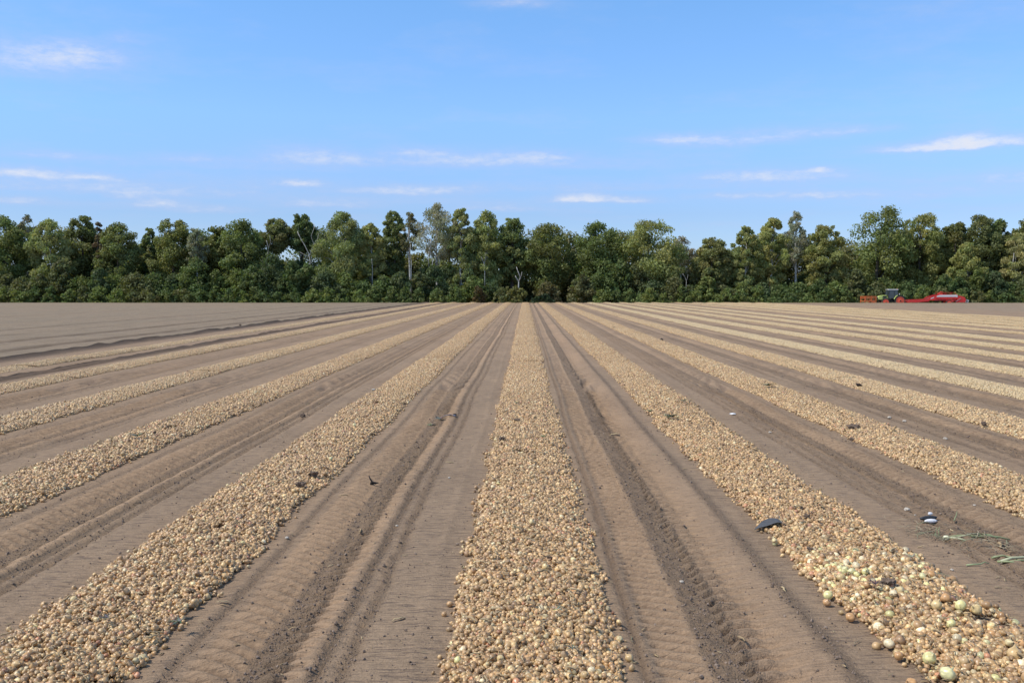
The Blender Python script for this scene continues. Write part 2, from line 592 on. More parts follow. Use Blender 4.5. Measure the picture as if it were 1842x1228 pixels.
def leaf_material():
    m = bpy.data.materials.new('leaf')
    m.use_nodes = True
    t = NT(m.node_tree)
    t.n.clear()
    out = t.node('ShaderNodeOutputMaterial')
    tint = t.node('ShaderNodeAttribute', attribute_name='tint').outputs['Color']
    p = t.node('ShaderNodeBsdfPrincipled')
    p.inputs['Roughness'].default_value = .55
    p.inputs['Specular IOR Level'].default_value = .25
    t.l.new(tint, p.inputs['Base Color'])
    tr = t.node('ShaderNodeBsdfTranslucent')
    t.l.new(t.mix(1.0, tint, (1.1, 1.15, .6), 'MULTIPLY'), tr.inputs[0])
    mx = t.node('ShaderNodeMixShader')
    mx.inputs[0].default_value = .40
    t.l.new(p.outputs[0], mx.inputs[1])
    t.l.new(tr.outputs[0], mx.inputs[2])
    t.l.new(mx.outputs[0], out.inputs[0])
    return m


def tinted(name, rough=.8, spec=.2):
    m, t, b = new_mat(name)
    tint = t.node('ShaderNodeAttribute', attribute_name='tint').outputs['Color']
    rnd = t.node('ShaderNodeObjectInfo').outputs['Random']
    n = t.noise(t.node('ShaderNodeNewGeometry').outputs['Position'], 30, 3, .6)
    v = t.math('ADD', t.math('MULTIPLY', rnd, .35), t.math('ADD', t.math('MULTIPLY', n, .4), .62))
    cm = t.node('ShaderNodeCombineColor')
    for i in range(3):
        t.l.new(v, cm.inputs[i])
    t.l.new(t.mix(1.0, tint, cm.outputs[0], 'MULTIPLY'), b.inputs['Base Color'])
    b.inputs['Roughness'].default_value = rough
    b.inputs['Specular IOR Level'].default_value = spec
    return m


def bark_material(name, c1, c2, scale):
    m, t, b = new_mat(name)
    geo = t.node('ShaderNodeNewGeometry').outputs['Position']
    n = t.noise(t.mapping(geo, (1, 1, 2.2)), scale, 4, .65)
    t.l.new(t.ramp(n, [(.38, c2), (.52, c1)]), b.inputs['Base Color'])
    b.inputs['Roughness'].default_value = .85
    return m


M_SOIL = soil_material()
M_ONION = onion_material()
M_LEAF = leaf_material()
M_BARK = bark_material('brown_bark', (.10, .085, .065), (.045, .038, .03), 3.0)
M_BIRCH = bark_material('birch_bark', (.58, .56, .50), (.14, .13, .11), 2.2)
M_DEAD = bark_material('bare_white_wood', (.50, .48, .43), (.26, .25, .22), 2.0)
M_TINT = tinted('dry_matter')
M_STALK = tinted('green_stalk', .55, .35)

# ------------------------------------------------------------------ ground

def axis_lines(steps):
    out = [0.0]
    for end, d in steps:
        while out[-1] < end - 1e-6:
            out.append(out[-1] + d)
    a = np.array(out)
    return np.concatenate([-a[:0:-1], a])


def build_ground():
    xs = axis_lines([(3.3, .027), (7, .05), (19, .1), (34, .2), (60, .5), (100, 1.2), (220, 6), (1500, 80)])
    ys = [-60.0, -30.0, -15, -6, -2, 1, 3, 4.2]
    while ys[-1] < 215:
        ys.append(ys[-1] + (.0034 * ys[-1] if ys[-1] < 24 else .0085 * ys[-1]))
    ys += [230, 260, 320, 450, 700, 1100, 1700, 2600]
    ys = np.array(ys)
    X, Y = np.meshgrid(xs, ys)
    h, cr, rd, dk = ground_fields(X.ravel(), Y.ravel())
    x, y = X.ravel(), Y.ravel()
    grey = (1 - sst(-18.9, -18.4, x)) * (.85 + .15 * vnoise(x / 3, y / 9, 80))
    grey = np.maximum(grey, sst(50, 60, x) * .6)
    nx, ny = len(xs), len(ys)
    i = np.arange(nx * ny).reshape(ny, nx)
    F = np.stack([i[:-1, :-1], i[:-1, 1:], i[1:, 1:], i[1:, :-1]], -1).reshape(-1, 4)
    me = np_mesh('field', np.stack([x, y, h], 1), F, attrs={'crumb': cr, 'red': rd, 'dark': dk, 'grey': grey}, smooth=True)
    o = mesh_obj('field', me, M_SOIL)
    tag(o, 'brown soil field with wheel tracks running between onion rows', None, None, 'structure')


build_ground()

# ------------------------------------------------------------------ onions

NP = np.random.default_rng(7)


def onion_shape(seg, rings, seed):
    """an onion of unit diameter lying at the origin, neck along +Z; returns V, F, t (0 root .. 1 neck)"""
    rn = np.random.default_rng(seed)
    sq = rn.uniform(.80, 1.12)
    ph, wob = rn.uniform(0, 6), rn.uniform(.02, .09)
    neck = rn.uniform(.10, .26)
    prof = []
    for k in range(rings + 1):
        a = PI * k / rings
        r = .5 * math.sin(a)
        z = -.5 * math.cos(a) * sq
        if k >= rings - 1:
            r = max(r * .55, .045)
            z = .5 * sq * (.93 if k == rings - 1 else 1.0) + (neck if k == rings else 0)
        if k == 0:
            r = .05
        prof.append((r, z))
    V, T = [], []
    for k, (r, z) in enumerate(prof):
        for s in range(seg):
            a = 2 * PI * s / seg
            j = 1 + .05 * math.sin(2 * a + seed) + wob * math.sin(3 * a + ph + k) + rn.uniform(-.04, .04)
            V.append((r * j * math.cos(a), r * j * math.sin(a), z))
            T.append(k / rings)
    F = []
    for k in range(rings):
        for s in range(seg):
            a, b = k * seg + s, k * seg + (s + 1) % seg
            F.append((a, b, b + seg, a + seg))
    return np.array(V), np.array(F), np.array(T)


ONION_COLS = [(.47, .300, .135), (.52, .345, .165), (.42, .260, .115), (.54, .38, .195), (.49, .305, .145), (.36, .225, .11), (.60, .42, .20), (.50, .325, .15),
              (.44, .275, .13), (.53, .355, .17), (.33, .205, .105), (.58, .40, .20), (.48, .235, .125), (.64, .53, .32), (.40, .275, .15), (.66, .54, .29)]


def onion_colours(T, base, rn):
    c = np.tile(np.array(base), (len(T), 1))
    seg = rn.uniform(.72, 1.22, len(T))
    c = c * seg[:, None]
    neck = np.clip((T - .78) / .22, 0, 1)[:, None]
    root = np.clip((.12 - T) / .12, 0, 1)[:, None]
    c = c * (1 - neck * .45) + np.array((.34, .24, .14)) * neck * .45
    return c * (1 - root * .5)


def onion_mesh(name, seed, base, seg=9, rings=6):
    V, F, T = onion_shape(seg, rings, seed)
    me = np_mesh(name, V, F, col=onion_colours(T, base, np.random.default_rng(seed)), smooth=True)
    me.materials.append(M_ONION)
    return me


N_KIND = 16
ONION_MESHES = [onion_mesh('onion', 100 + k, ONION_COLS[k]) for k in range(N_KIND)]
PALE_MESHES = [onion_mesh('pale_onion', 200 + k, c, 14, 9) for k, c in enumerate([(.72, .66, .30), (.66, .50, .24), (.72, .68, .36), (.78, .66, .42), (.52, .30, .13)])]
ROT = lambda n, rng: np.stack([rng.uniform(0, 2 * PI, n), rng.uniform(0, 2 * PI, n), rng.uniform(0, 2 * PI, n)], 1)


def row_profile(u):
    return .058 * np.clip(1 - np.abs(u) ** 2.2, 0, 1) ** .75


def scatter_row(k, y0, y1, pitch, rng):
    """positions and sizes of the onions in the top layer of row k"""
    w = ROW_W[k]
    nx, ny = int(2.3 * w / pitch), int((y1 - y0) / (pitch * .9))
    u, v = np.meshgrid((np.arange(nx) + .5) / nx * 2.3 - 1.15, np.arange(ny) * pitch * .9 + y0)
    u = u.ravel() + rng.normal(0, .4 * pitch / w, u.size)
    v = v.ravel() + rng.normal(0, .4 * pitch, v.size)
    # ragged edge: the density falls off, in scallops
    edge = 1 + .07 * vnoise(v / 1.6, np.sign(u) * 7 + k, 96) + .07 * vnoise(v / .35, np.sign(u) * 5 + k, 90) + .05 * vnoise(v / .12, np.sign(u) * 9 + k, 91)
    a = np.abs(u) / edge
    keep = rng.random(u.size) < (1 - sst(.93, 1.04, a))
    stray = (rng.random(u.size) < .05) & (a < 1.14)
    thin = vnoise(v / .9 + 31 * k, u * 1.3, 92) > -.93
    keep = (keep & thin) | stray
    u, v = u[keep], v[keep]
    d = np.clip(rng.lognormal(math.log(.0300), .29, u.size), .017, .060)
    x = ROWS[k] + row_shift(v, k) + u * w
    return x, v, u, d


def place_heights(x, v, u, d, rng):
    h = ground_fields(x, v)[0]
    base = .03 * np.clip(1 - u * u, 0, 1) ** .8
    lift = np.maximum(row_profile(u) - base, 0) + .010 * vnoise(v / .30, u * 3, 93)
    return h + np.maximum(lift, -.002) + d * .36 + rng.uniform(-.017, .013, len(x)) * (np.abs(u) < .95)


def in_view(x, y, pad=1.3):
    lx = .5263 * y + pad
    c = -.0137 * y
    return (x > c - lx + 0.0274 * y) & (x < c + lx + 0.0274 * y)


NEAR_Y = 21.0
S = {'p': [], 'd': [], 'k': [], 'r': []}
for k, rx in enumerate(ROWS):
    if abs(rx) > .56 * NEAR_Y + 2:
        continue
    y0 = max(4.6, (abs(rx) - 2.2) / .56)
    if y0 >= NEAR_Y:
        continue
    x, v, u, d = scatter_row(k, y0, NEAR_Y, .0244, NP)
    if k == 6:                                      # bigger onions lie at the near end of the row to the right
        big = (v < 9.0) & (NP.random(len(v)) < .10)
        d = np.where(big, d * NP.uniform(1.25, 1.7, len(d)), d)
    z = place_heights(x, v, u, d, NP)
    # a few loose ones on top
    n = len(x)
    top = NP.random(n) < .10
    x = np.concatenate([x, x[top] + NP.normal(0, .02, top.sum())])
    v = np.concatenate([v, v[top] + NP.normal(0, .02, top.sum())])
    z = np.concatenate([z, z[top] + d[top] * .45])
    u = np.concatenate([u, u[top]])
    d = np.concatenate([d, d[top] * .95])
    g = in_view(x, v)
    S['p'].append(np.stack([x, v, z], 1)[g])
    S['d'].append(d[g])
    S['k'].append(np.full(g.sum(), k))
P, D, K = np.concatenate(S['p']), np.concatenate(S['d']), np.concatenate(S['k'])
ROTS = ROT(len(P), NP)
KIND = NP.integers(0, N_KIND, len(P))
KIND = np.where((KIND >= 12) & (NP.random(len(P)) < .62), KIND - 8, KIND)

# the 300 that show largest become objects of their own; hand-placed striking ones first
SPECIAL = [  # px, py, diameter, mesh index, label
    (1672, 1176, .105, 0, 'large round pale yellow onion near the bottom of the right row'),
    (1530, 1110, .085, 4, 'single brown onion lying apart on bare soil left of the right row'),
    (1490, 1053, .090, 0, 'yellow green onion at the left edge of the right row above an orange one'),
    (1488, 1064, .075, 4, 'orange brown onion under the yellow green one at the right row edge'),
    (1513, 1030, .085, 1, 'dull tan onion beside the heap of white onions in the right row'),
    (1520, 1017, .075, 2, 'whitish green onion at the lower left of the white onion heap'),
    (1532, 1022, .080, 2, 'pale green onion at the front of the white onion heap'),
    (1540, 1012, .080, 3, 'broad white onion in the middle of the white onion heap'),
    (1522, 1005, .075, 3, 'chalk white onion at the top of the white onion heap'),
    (1556, 1022, .070, 0, 'yellowish onion at the right end of the white onion heap'),
    (1488, 1003, .075, 2, 'green tinged onion up and left of the white onion heap'),
    (1660, 1030, .080, 2, 'mint white onion right of centre in the right row beside a reddish onion'),
    (1676, 1026, .095, 4, 'big reddish tan onion at the right edge beside the mint white onion'),
    (1685, 1086, .095, 1, 'big mottled tan and white onion right of the soil patch'),
    (1702, 1072, .095, 4, 'big russet onion at the right edge above two pale ones'),
    (1728, 1085, .100, 0, 'big straw yellow onion at the right edge of the right row'),
    (1757, 1090, .095, 1, 'big brownish onion with loose skin furthest right of the large ones'),
    (1711, 1117, .080, 0, 'lone bright yellow onion in the lower middle of the right row'),
    (1705, 1205, .110, 2, 'large grey green onion at the bottom edge of the right row'),
    (1617, 1160, .075, 4, 'golden brown onion at the lower left edge of the right row'),
    (1640, 1207, .085, 4, 'dark golden onion by the bottom left edge of the right row'),
    (1600, 1141, .085, 3, 'dirty white onion with a dry neck at the left edge of the right row'),
    (1064, 1194, .062, 3, 'creamy white onion near the bottom right of the middle row'),
    (823, 1172, .062, 0, 'yellow onion at the bottom left of the middle row'),
    (900, 1178, .062, 1, 'golden onion left of centre at the bottom of the middle row'),
    (981, 1016, .070, 1, 'large golden onion on top of the middle row in mid distance'),
]
RN = random.Random(5)
special_xy = []
for (px, py, d, mi, lab) in SPECIAL:
    x, y = at(px, py, .12 if px != 1530 else .04)
    uu = np.array([min(abs(x - r) / w for r, w in zip(ROWS, ROW_W))])
    z = gz(x, y) + (max(float(row_profile(uu)[0]) - .03 * max(0, 1 - uu[0] ** 2) ** .8, 0) if uu[0] < 1 else 0) + d * (.55 if uu[0] < 1 else .47)
    o = mesh_obj('onion', PALE_MESHES[mi], None, None, (x, y, z))
    d *= .86
    o.scale = (d, d, d * RN.uniform(.82, .98))
    o.rotation_euler = (RN.uniform(-1, 1), RN.uniform(-1, 1), RN.uniform(0, 6.28))
    tag(o, lab, 'onion', 'onions told apart near the camera')
    special_xy.append((x, y, d))
clear = np.ones(len(P), bool)
for (x, y, d) in special_xy:
    clear &= ~((np.hypot(P[:, 0] - x, P[:, 1] - y) < d * .62))
P, D, K, ROTS, KIND = P[clear], D[clear], K[clear], ROTS[clear], KIND[clear]
px, py, dep = to_pix(P)
rank = D / dep
hgt_ok = np.zeros(len(P), bool)
cell = {}
for i in np.argsort(-P[:, 2]):                      # only the uppermost onion in each small cell shows whole
    if dep[i] > 8.5:
        continue
    c = (int(P[i, 0] / .045), int(P[i, 1] / .045))
    if c not in cell:
        cell[c] = i
        hgt_ok[i] = True
score = np.where(hgt_ok & (px > 12) & (px < 1830) & (py < 1216) & (dep < 8.5), rank, 0)
chosen = np.argsort(-score)[:300 - len(SPECIAL)]
seen_labels = {}
ORDINALS = ('second', 'third', 'fourth', 'fifth', 'sixth', 'seventh', 'eighth', 'ninth', 'tenth', 'eleventh', 'twelfth', 'thirteenth', 'fourteenth')
ROW_WORD = {4: 'left', 5: 'middle', 6: 'right'}
COL_WORD = ['tan', 'straw coloured', 'brown', 'light straw', 'ochre', 'dark brown', 'golden', 'ochre', 'brown', 'straw coloured', 'dark brown', 'golden', 'pinkish', 'pale cream', 'dull tan', 'pale cream']
for i in chosen:
    o = mesh_obj('onion', ONION_MESHES[KIND[i]], None, None, P[i])
    o.scale = (D[i],) * 3
    o.rotation_euler = ROTS[i]
    k = int(K[i])
    u = (P[i, 0] - ROWS[k]) / ROW_W[k]
    side = 'far left edge' if u < -.72 else 'left half' if u < -.22 else 'centre' if u < .22 else 'right half' if u < .72 else 'far right edge'
    size = 'large' if D[i] > .050 else 'small' if D[i] < .040 else 'medium'
    reach = 'at bottom' if py[i] > 1165 else 'near bottom' if py[i] > 1100 else 'above bottom'
    lab = '%s %s onion, %s of the %s row, %s' % (size, COL_WORD[KIND[i]], side, ROW_WORD.get(k, 'middle'), reach)
    seen_labels[lab] = seen_labels.get(lab, 0) + 1
    if seen_labels[lab] > 1:                        # a like one already bears this label: the next smaller on screen
        lab += ', %s largest' % ORDINALS[min(seen_labels[lab] - 2, len(ORDINALS) - 1)]
    tag(o, lab, 'onion', 'onions at the near end of the %s row, %s' % (ROW_WORD.get(k, 'middle'), side))
rest = np.ones(len(P), bool)
rest[chosen] = False
P, D, K, ROTS, KIND = P[rest], D[rest], K[rest], ROTS[rest], KIND[rest]

# a patch of paler, bigger onions in the row to the right, and a sprinkling of them at its near end
hx, hy = at(1520, 1022, .1)
wp = np.where(K == 6, .30 * np.exp(-((P[:, 0] - hx) / .26) ** 2 - ((P[:, 1] - hy) / .55) ** 2) + .035 * (P[:, 1] < 9.2), .002)
pale_pick = NP.random(len(P)) < wp
KIND = np.where(pale_pick, N_KIND + 5 + NP.integers(0, 5, len(P)), KIND)
D = np.where(pale_pick & (K == 6), np.minimum(D * NP.uniform(1.2, 1.9, len(P)), NP.uniform(.052, .078, len(P))), D)

# far rows: whole two-metre lengths of heaped onions, copied along each row with turns
PATCH_L = 2.0


def patch_mesh(seed, w=.585):
    rng = np.random.default_rng(seed)
    pitch = .029
    nx, ny = int(2.2 * w / pitch), int(PATCH_L / (pitch * .92))
    u, v = np.meshgrid((np.arange(nx) + .5) / nx * 2.2 - 1.1, np.arange(ny) * pitch * .92)
    u = u.ravel() + rng.normal(0, .4 * pitch / w, u.size)
    v = (v.ravel() + rng.normal(0, .4 * pitch, v.size)) - PATCH_L / 2
    keep = (rng.random(u.size) < (1 - sst(.9, 1.05, np.abs(u) / (1 + .06 * vnoise(v / .3, np.sign(u) * 5 + seed, 95))))) | ((rng.random(u.size) < .04) & (np.abs(u) < 1.12))
    u, v = u[keep], v[keep]
    n = len(u)
    d = np.clip(rng.lognormal(math.log(.0335), .27, n), .019, .062)
    z = row_profile(u) + d * .3 + rng.uniform(-.018, .016, n) - .008
    Vb, Fb, Tb = onion_shape(6, 4, seed)
    rot = ROT(n, rng)
    V, F, C = [], [], []
    cols = np.array(ONION_COLS)
    for i in range(n):
        m = np.array(Euler(rot[i]).to_matrix())
        V.append((Vb * d[i]) @ m.T + (u[i] * w, v[i], z[i]))
        F.append(Fb + i * len(Vb))
        j = rng.integers(0, N_KIND)
        if j >= 12 and rng.random() < .6:
            j -= 8
        C.append(np.tile(cols[j] * rng.uniform(.7, 1.25), (len(Vb), 1)))
    me = np_mesh('onion_heap', np.concatenate(V), np.concatenate(F), col=np.concatenate(C), smooth=True)
    me.materials.append(M_ONION)
    return me


N_PATCH = 5
PATCHES = [patch_mesh(300 + k) for k in range(N_PATCH)]
PALE_ROW = {9: .8, 10: .75, 11: .6, 12: .7, 13: .8, 14: .5, 15: .7, 16: .55, 17: .55, 18: .55, 19: .5, 8: .25, 0: .3, 1: .2, 2: .12, 7: .1}
pp, prot, pscl, pk, ppale = [], [], [], [], []
for k, rx in enumerate(ROWS):
    y = max(NEAR_Y + PATCH_L / 2, (abs(rx) - 3.5) / .55)
    y = NEAR_Y + PATCH_L / 2 + PATCH_L * math.floor((y - NEAR_Y - PATCH_L / 2) / PATCH_L)
    while y < FIELD_END - 1:
        x = rx + float(row_shift(np.array([y]), k)[0])
        pp.append((x, y, gz(x, y) - .027))
        prot.append((0, 0, PI * RN.randint(0, 1)))
        s = ROW_W[k] / .585 * RN.uniform(.96, 1.04)
        pscl.append((s, 1.0, RN.uniform(.9, 1.1)))
        pk.append(N_KIND + RN.randrange(N_PATCH))
        ppale.append(PALE_ROW.get(k, 0) + RN.uniform(-.06, .06))
        y += PATCH_L


def instancer(name, meshes, pos, rot, scl, kind, extra, label, base_mat, vary=None):
    """ONE object whose geometry nodes set copies of MESHES on its points"""
    me = bpy.data.meshes.new(name)
    me.vertices.add(len(pos))
    me.vertices.foreach_set('co', np.ascontiguousarray(pos, np.float32).ravel())
    for nm, typ, arr in (('turn', 'FLOAT_VECTOR', rot), ('size', 'FLOAT_VECTOR', scl), ('which', 'INT', kind), ('paleness', 'FLOAT', extra), ('vary', 'FLOAT', np.ones(len(pos)) if vary is None else vary)):
        a = me.attributes.new(nm, typ, 'POINT')
        if typ == 'FLOAT_VECTOR':
            a.data.foreach_set('vector', np.ascontiguousarray(arr, np.float32).ravel())
        else:
            a.data.foreach_set('value', np.ascontiguousarray(arr, np.int32 if typ == 'INT' else np.float32))
    o = mesh_obj(name, me, base_mat)
    tree = bpy.data.node_groups.new(name, 'GeometryNodeTree')
    tree.interface.new_socket('Geometry', in_out='INPUT', socket_type='NodeSocketGeometry')
    tree.interface.new_socket('Geometry', in_out='OUTPUT', socket_type='NodeSocketGeometry')
    N, L = tree.nodes, tree.links
    gi, go = N.new('NodeGroupInput'), N.new('NodeGroupOutput')

    def attr(nm, typ):
        n = N.new('GeometryNodeInputNamedAttribute')
        n.data_type = typ
        n.inputs[0].default_value = nm
        return n.outputs[0]
    join = N.new('GeometryNodeJoinGeometry')
    which = attr('which', 'INT')
    for i, m in enumerate(meshes):
        src = bpy.data.objects.new(name + '_source', m)      # not linked to the scene: only its mesh is read
        oi = N.new('GeometryNodeObjectInfo')
        oi.inputs[0].default_value = src
        oi.inputs['As Instance'].default_value = False
        cmp_ = N.new('FunctionNodeCompare')
        cmp_.data_type = 'INT'
        cmp_.operation = 'EQUAL'
        ia = [s for s in cmp_.inputs if s.type == 'INT']
        L.new(which, ia[0])
        ia[1].default_value = i
        ip = N.new('GeometryNodeInstanceOnPoints')
        L.new(gi.outputs[0], ip.inputs['Points'])
        L.new(cmp_.outputs[0], ip.inputs['Selection'])
        L.new(oi.outputs['Geometry'], ip.inputs['Instance'])
        e = N.new('FunctionNodeEulerToRotation')
        L.new(attr('turn', 'FLOAT_VECTOR'), e.inputs[0])
        L.new(e.outputs[0], ip.inputs['Rotation'])
        L.new(attr('size', 'FLOAT_VECTOR'), ip.inputs['Scale'])
        L.new(ip.outputs[0], join.inputs[0])
    L.new(join.outputs[0], go.inputs[0])
    md = o.modifiers.new('scatter', 'NODES')
    md.node_group = tree
    tag(o, label, None, None, 'stuff')
    return o


allpos = np.concatenate([P, np.array(pp)])
allrot = np.concatenate([ROTS, np.array(prot)])
allscl = np.concatenate([np.repeat(D[:, None], 3, 1), np.array(pscl)])
allk = np.concatenate([KIND, np.array(pk)])
allpale = np.concatenate([np.array([PALE_ROW.get(int(k), 0) for k in K]), np.array(ppale)])
instancer('onions', ONION_MESHES + PATCHES + PALE_MESHES, allpos, allrot, allscl, allk, allpale,
          'tan onions heaped in long parallel rows across the whole field', M_ONION, np.concatenate([np.ones(len(P)), np.zeros(len(pp))]))
# ------------------------------------------------------------------ crumbs of soil and dry plant bits

def clod_mesh(seed, c):
    b = bmesh.new()
    bmesh.ops.create_icosphere(b, subdivisions=1, radius=.5)
    rn = random.Random(seed)
    for v in b.verts:
        v.co *= rn.uniform(.65, 1.2)
        v.co.z *= .75
    me = bpy.data.meshes.new('crumb')
    b.to_mesh(me)
    b.free()
    a = me.color_attributes.new('tint', 'FLOAT_COLOR', 'POINT')
    for e in a.data:
        e.color = (*c, 1)
    me.materials.append(M_TINT)
    return me


def scatter_crumbs():
    rng = np.random.default_rng(21)
    n = 260000
    y = 5.0 * (26 / 5.0) ** rng.random(n)
    x = (rng.random(n) * 2 - 1) * (.56 * y + 1.2)
    h, cr, rd, dk = ground_fields(x, y)
    keep = rng.random(n) < np.clip(.035 + .6 * np.maximum(cr - .25, 0), 0, .5)
    x, y, h = x[keep], y[keep], h[keep]
    n = len(x)
    d = np.clip(rng.lognormal(math.log(.0105), .5, n), .004, .035)
    cols = [(.23, .17, .13), (.20, .145, .11), (.27, .20, .15), (.17, .125, .095)]
    instancer('soil_crumbs', [clod_mesh(k, c) for k, c in enumerate(cols)], np.stack([x, y, h + d * .2], 1), ROT(n, rng),
              np.repeat(d[:, None], 3, 1), rng.integers(0, 4, n), np.zeros(n), 'loose soil crumbs along the wheel tracks', M_TINT)


def bit_mesh(L, w, c, seed):
    """a dry stalk or a flake of onion skin of length L"""
    rn = random.Random(seed)
    pts, F = [], []
    n = 4
    for i in range(n + 1):
        t = i / n
        ox, oz = rn.uniform(-.08, .08) * L, .12 * L * math.sin(PI * t) * rn.uniform(.4, 1.2)
        ww = w * (.35 + .65 * math.sin(PI * min(1, .15 + t * .85)))
        pts += [(t * L - L / 2, ox - ww / 2, oz), (t * L - L / 2, ox + ww / 2, oz), (t * L - L / 2, ox, oz + ww * .35)]
    for i in range(n):
        for k in range(3):
            a, b = i * 3 + k, i * 3 + (k + 1) % 3
            F.append((a, b, b + 3, a + 3))
    me = np_mesh('dry_bit', np.array(pts), np.array(F), col=np.tile(np.array(c), (len(pts), 1)))
    me.materials.append(M_TINT)
    return me


def scatter_bits():
    rng = np.random.default_rng(22)
    cols = [(.40, .32, .21), (.38, .27, .15), (.46, .35, .20), (.24, .175, .12), (.26, .26, .16)]
    meshes = [bit_mesh(1.0, .06, cols[0], 1), bit_mesh(1.0, .05, cols[3], 2), bit_mesh(1.0, .22, cols[2], 3), bit_mesh(1.0, .28, cols[1], 4), bit_mesh(1.0, .07, cols[4], 5)]
    X, Y, Z, Dd, T = [], [], [], [], []
    # on the rows
    for k in (3, 4, 5, 6, 7):
        n = 3200
        y = 4.8 * (24 / 4.8) ** rng.random(n)
        u = rng.uniform(-1, 1, n)
        x = ROWS[k] + row_shift(y, k) + u * ROW_W[k]
        g = in_view(x, y)
        x, y, u = x[g], y[g], u[g]
        X.append(x); Y.append(y)
        Z.append(ground_fields(x, y)[0] + np.maximum(row_profile(u) - .03 * np.clip(1 - u * u, 0, 1) ** .8, 0) + .045 + rng.uniform(0, .01, len(x)))
        Dd.append(np.clip(rng.lognormal(math.log(.036), .5, len(x)), .014, .12))
        T.append(rng.choice(5, len(x), p=[.24, .16, .30, .22, .08]))
    n = 1500                                         # on the bare soil
    y = 5.0 * (26 / 5.0) ** rng.random(n)
    x = (rng.random(n) * 2 - 1) * (.56 * y + 1)
    X.append(x); Y.append(y); Z.append(ground_fields(x, y)[0] + .006)
    Dd.append(np.clip(rng.lognormal(math.log(.045), .5, n), .015, .16)); T.append(rng.choice(5, n, p=[.35, .25, .25, .1, .05]))
    # the haulm lying between the two rows on the right
    n = 330
    t = rng.random(n)
    x = 3.95 + 1.45 * t + rng.normal(0, .10, n)
    y = 10.0 - 1.35 * t + rng.normal(0, .22, n)
    X.append(x); Y.append(y); Z.append(ground_fields(x, y)[0] + rng.uniform(.005, .05, n))
    Dd.append(rng.uniform(.04, .20, n)); T.append(rng.choice(5, n, p=[.34, .46, .02, .02, .16]))
    x, y, z, d, k = (np.concatenate(q) for q in (X, Y, Z, Dd, T))
    n = len(x)
    rot = np.stack([rng.normal(0, .25, n), rng.normal(0, .22, n), rng.uniform(0, 2 * PI, n)], 1)
    instancer('dry_onion_leaves', meshes, np.stack([x, y, z], 1), rot, np.repeat(d[:, None], 3, 1), k, np.zeros(n),
              'dry onion leaves and skins scattered over rows and soil', M_TINT)


scatter_crumbs()
scatter_bits()

# ------------------------------------------------------------------ trees and bushes

def world_x(px, Y):
    d = pix_dir(px, 520)
    return d.x / d.y * Y


def world_z(py, Y, px=921):
    d = pix_dir(px, py)
    return CAM_H + d.z / d.y * Y


def leaf_mesh(name, C, Rr, cols, n, size, droop, rng, squash=.8, shell=.5, cross=None):
    """n leaf-sized triangles spread through the clumps (centres C, radii Rr, colours cols)"""
    C, Rr, cols = np.array(C), np.array(Rr), np.array(cols)
    p = Rr ** 2.3
    k = rng.choice(len(C), n, p=p / p.sum())
    dv = rng.normal(0, 1, (n, 3))
    dv /= np.linalg.norm(dv, axis=1)[:, None]
    rr = Rr[k] * (shell + (1 - shell) * rng.random(n) ** .45) * rng.uniform(.82, 1.12, n)
    pos = C[k] + dv * rr[:, None] * np.array([1, 1, squash])
    nrm = dv * .55 + rng.normal(0, .55, (n, 3)) + np.array([0, -.05, .28])
    nrm /= np.linalg.norm(nrm, axis=1)[:, None]
    t1 = np.cross(nrm, rng.normal(0, 1, (n, 3)))
    if droop:
        t1 = t1 * (1 - droop) + np.array([0, 0, -1.0]) * droop * np.linalg.norm(t1, axis=1)[:, None]
    t1 /= np.linalg.norm(t1, axis=1)[:, None] + 1e-9
    t2 = np.cross(nrm, t1)
    t2 /= np.linalg.norm(t2, axis=1)[:, None] + 1e-9
    s = size * rng.uniform(.6, 1.35, n)
    asp = 1.0 + droop * .9
    a = pos + t1 * (s * .62 * asp)[:, None]
    b = pos - t1 * (s * .35 * asp)[:, None] + t2 * (s * .45 / asp ** .5)[:, None]
    c = pos - t1 * (s * .35 * asp)[:, None] - t2 * (s * .45 / asp ** .5)[:, None]
    V = np.stack([a, b, c], 1).reshape(-1, 3)
    F = np.arange(3 * n).reshape(-1, 3)
    col = cols[k] * rng.uniform(.75, 1.25, n)[:, None]
    yellow = rng.random(n) < .06
    col[yellow] = col[yellow] * np.array([1.3, 1.15, .9])
    me = np_mesh(name, V, F, col=np.repeat(col, 3, 0))
    me.materials.append(M_LEAF)
    return me


KINDS = {   # leaf colour, leaves, leaf size, droop, clumps, clump radius (of half width), shell, bark
    'oak': dict(c=(0.187, 0.226, 0.084), n=11500, s=0.40, droop=0, k=80, cr=(.16, .34), bark='brown'),
    'oak_light': dict(c=(0.197, 0.216, 0.081), n=11000, s=0.40, droop=0, k=80, cr=(.16, .34), bark='brown'),
    'birch': dict(c=(0.345, 0.365, 0.138), n=12000, s=0.35, droop=.5, k=84, cr=(.14, .30), bark='birch'),
    'willow': dict(c=(0.278, 0.302, 0.112), n=12500, s=0.37, droop=.4, k=88, cr=(.14, .30), bark='brown'),
    'pale': dict(c=(.340, .335, .225), n=6500, s=0.27, droop=.45, k=64, cr=(.16, .30), bark='birch'),
    'sparse': dict(c=(.22, .22, .12), n=4500, s=0.26, droop=.45, k=36, cr=(.2, .34), bark='birch'),
    'rust': dict(c=(0.187, 0.145, 0.090), n=4200, s=0.30, droop=.3, k=20, cr=(.2, .36), bark='brown'),
    'back': dict(c=(0.210, 0.229, 0.097), n=7500, s=0.50, droop=0, k=60, cr=(.2, .38), bark='brown'),
}


def crown_profile(kind, t):
    if kind in ('oak', 'oak_light', 'back'):
        return max(.18, math.sin(PI * (.16 + .74 * t)) ** .8)
    if kind == 'willow':
        return max(.2, math.sin(PI * (.20 + .68 * t)) ** .7)
    return max(.14, math.sin(PI * (.22 + .70 * t)) ** .9)


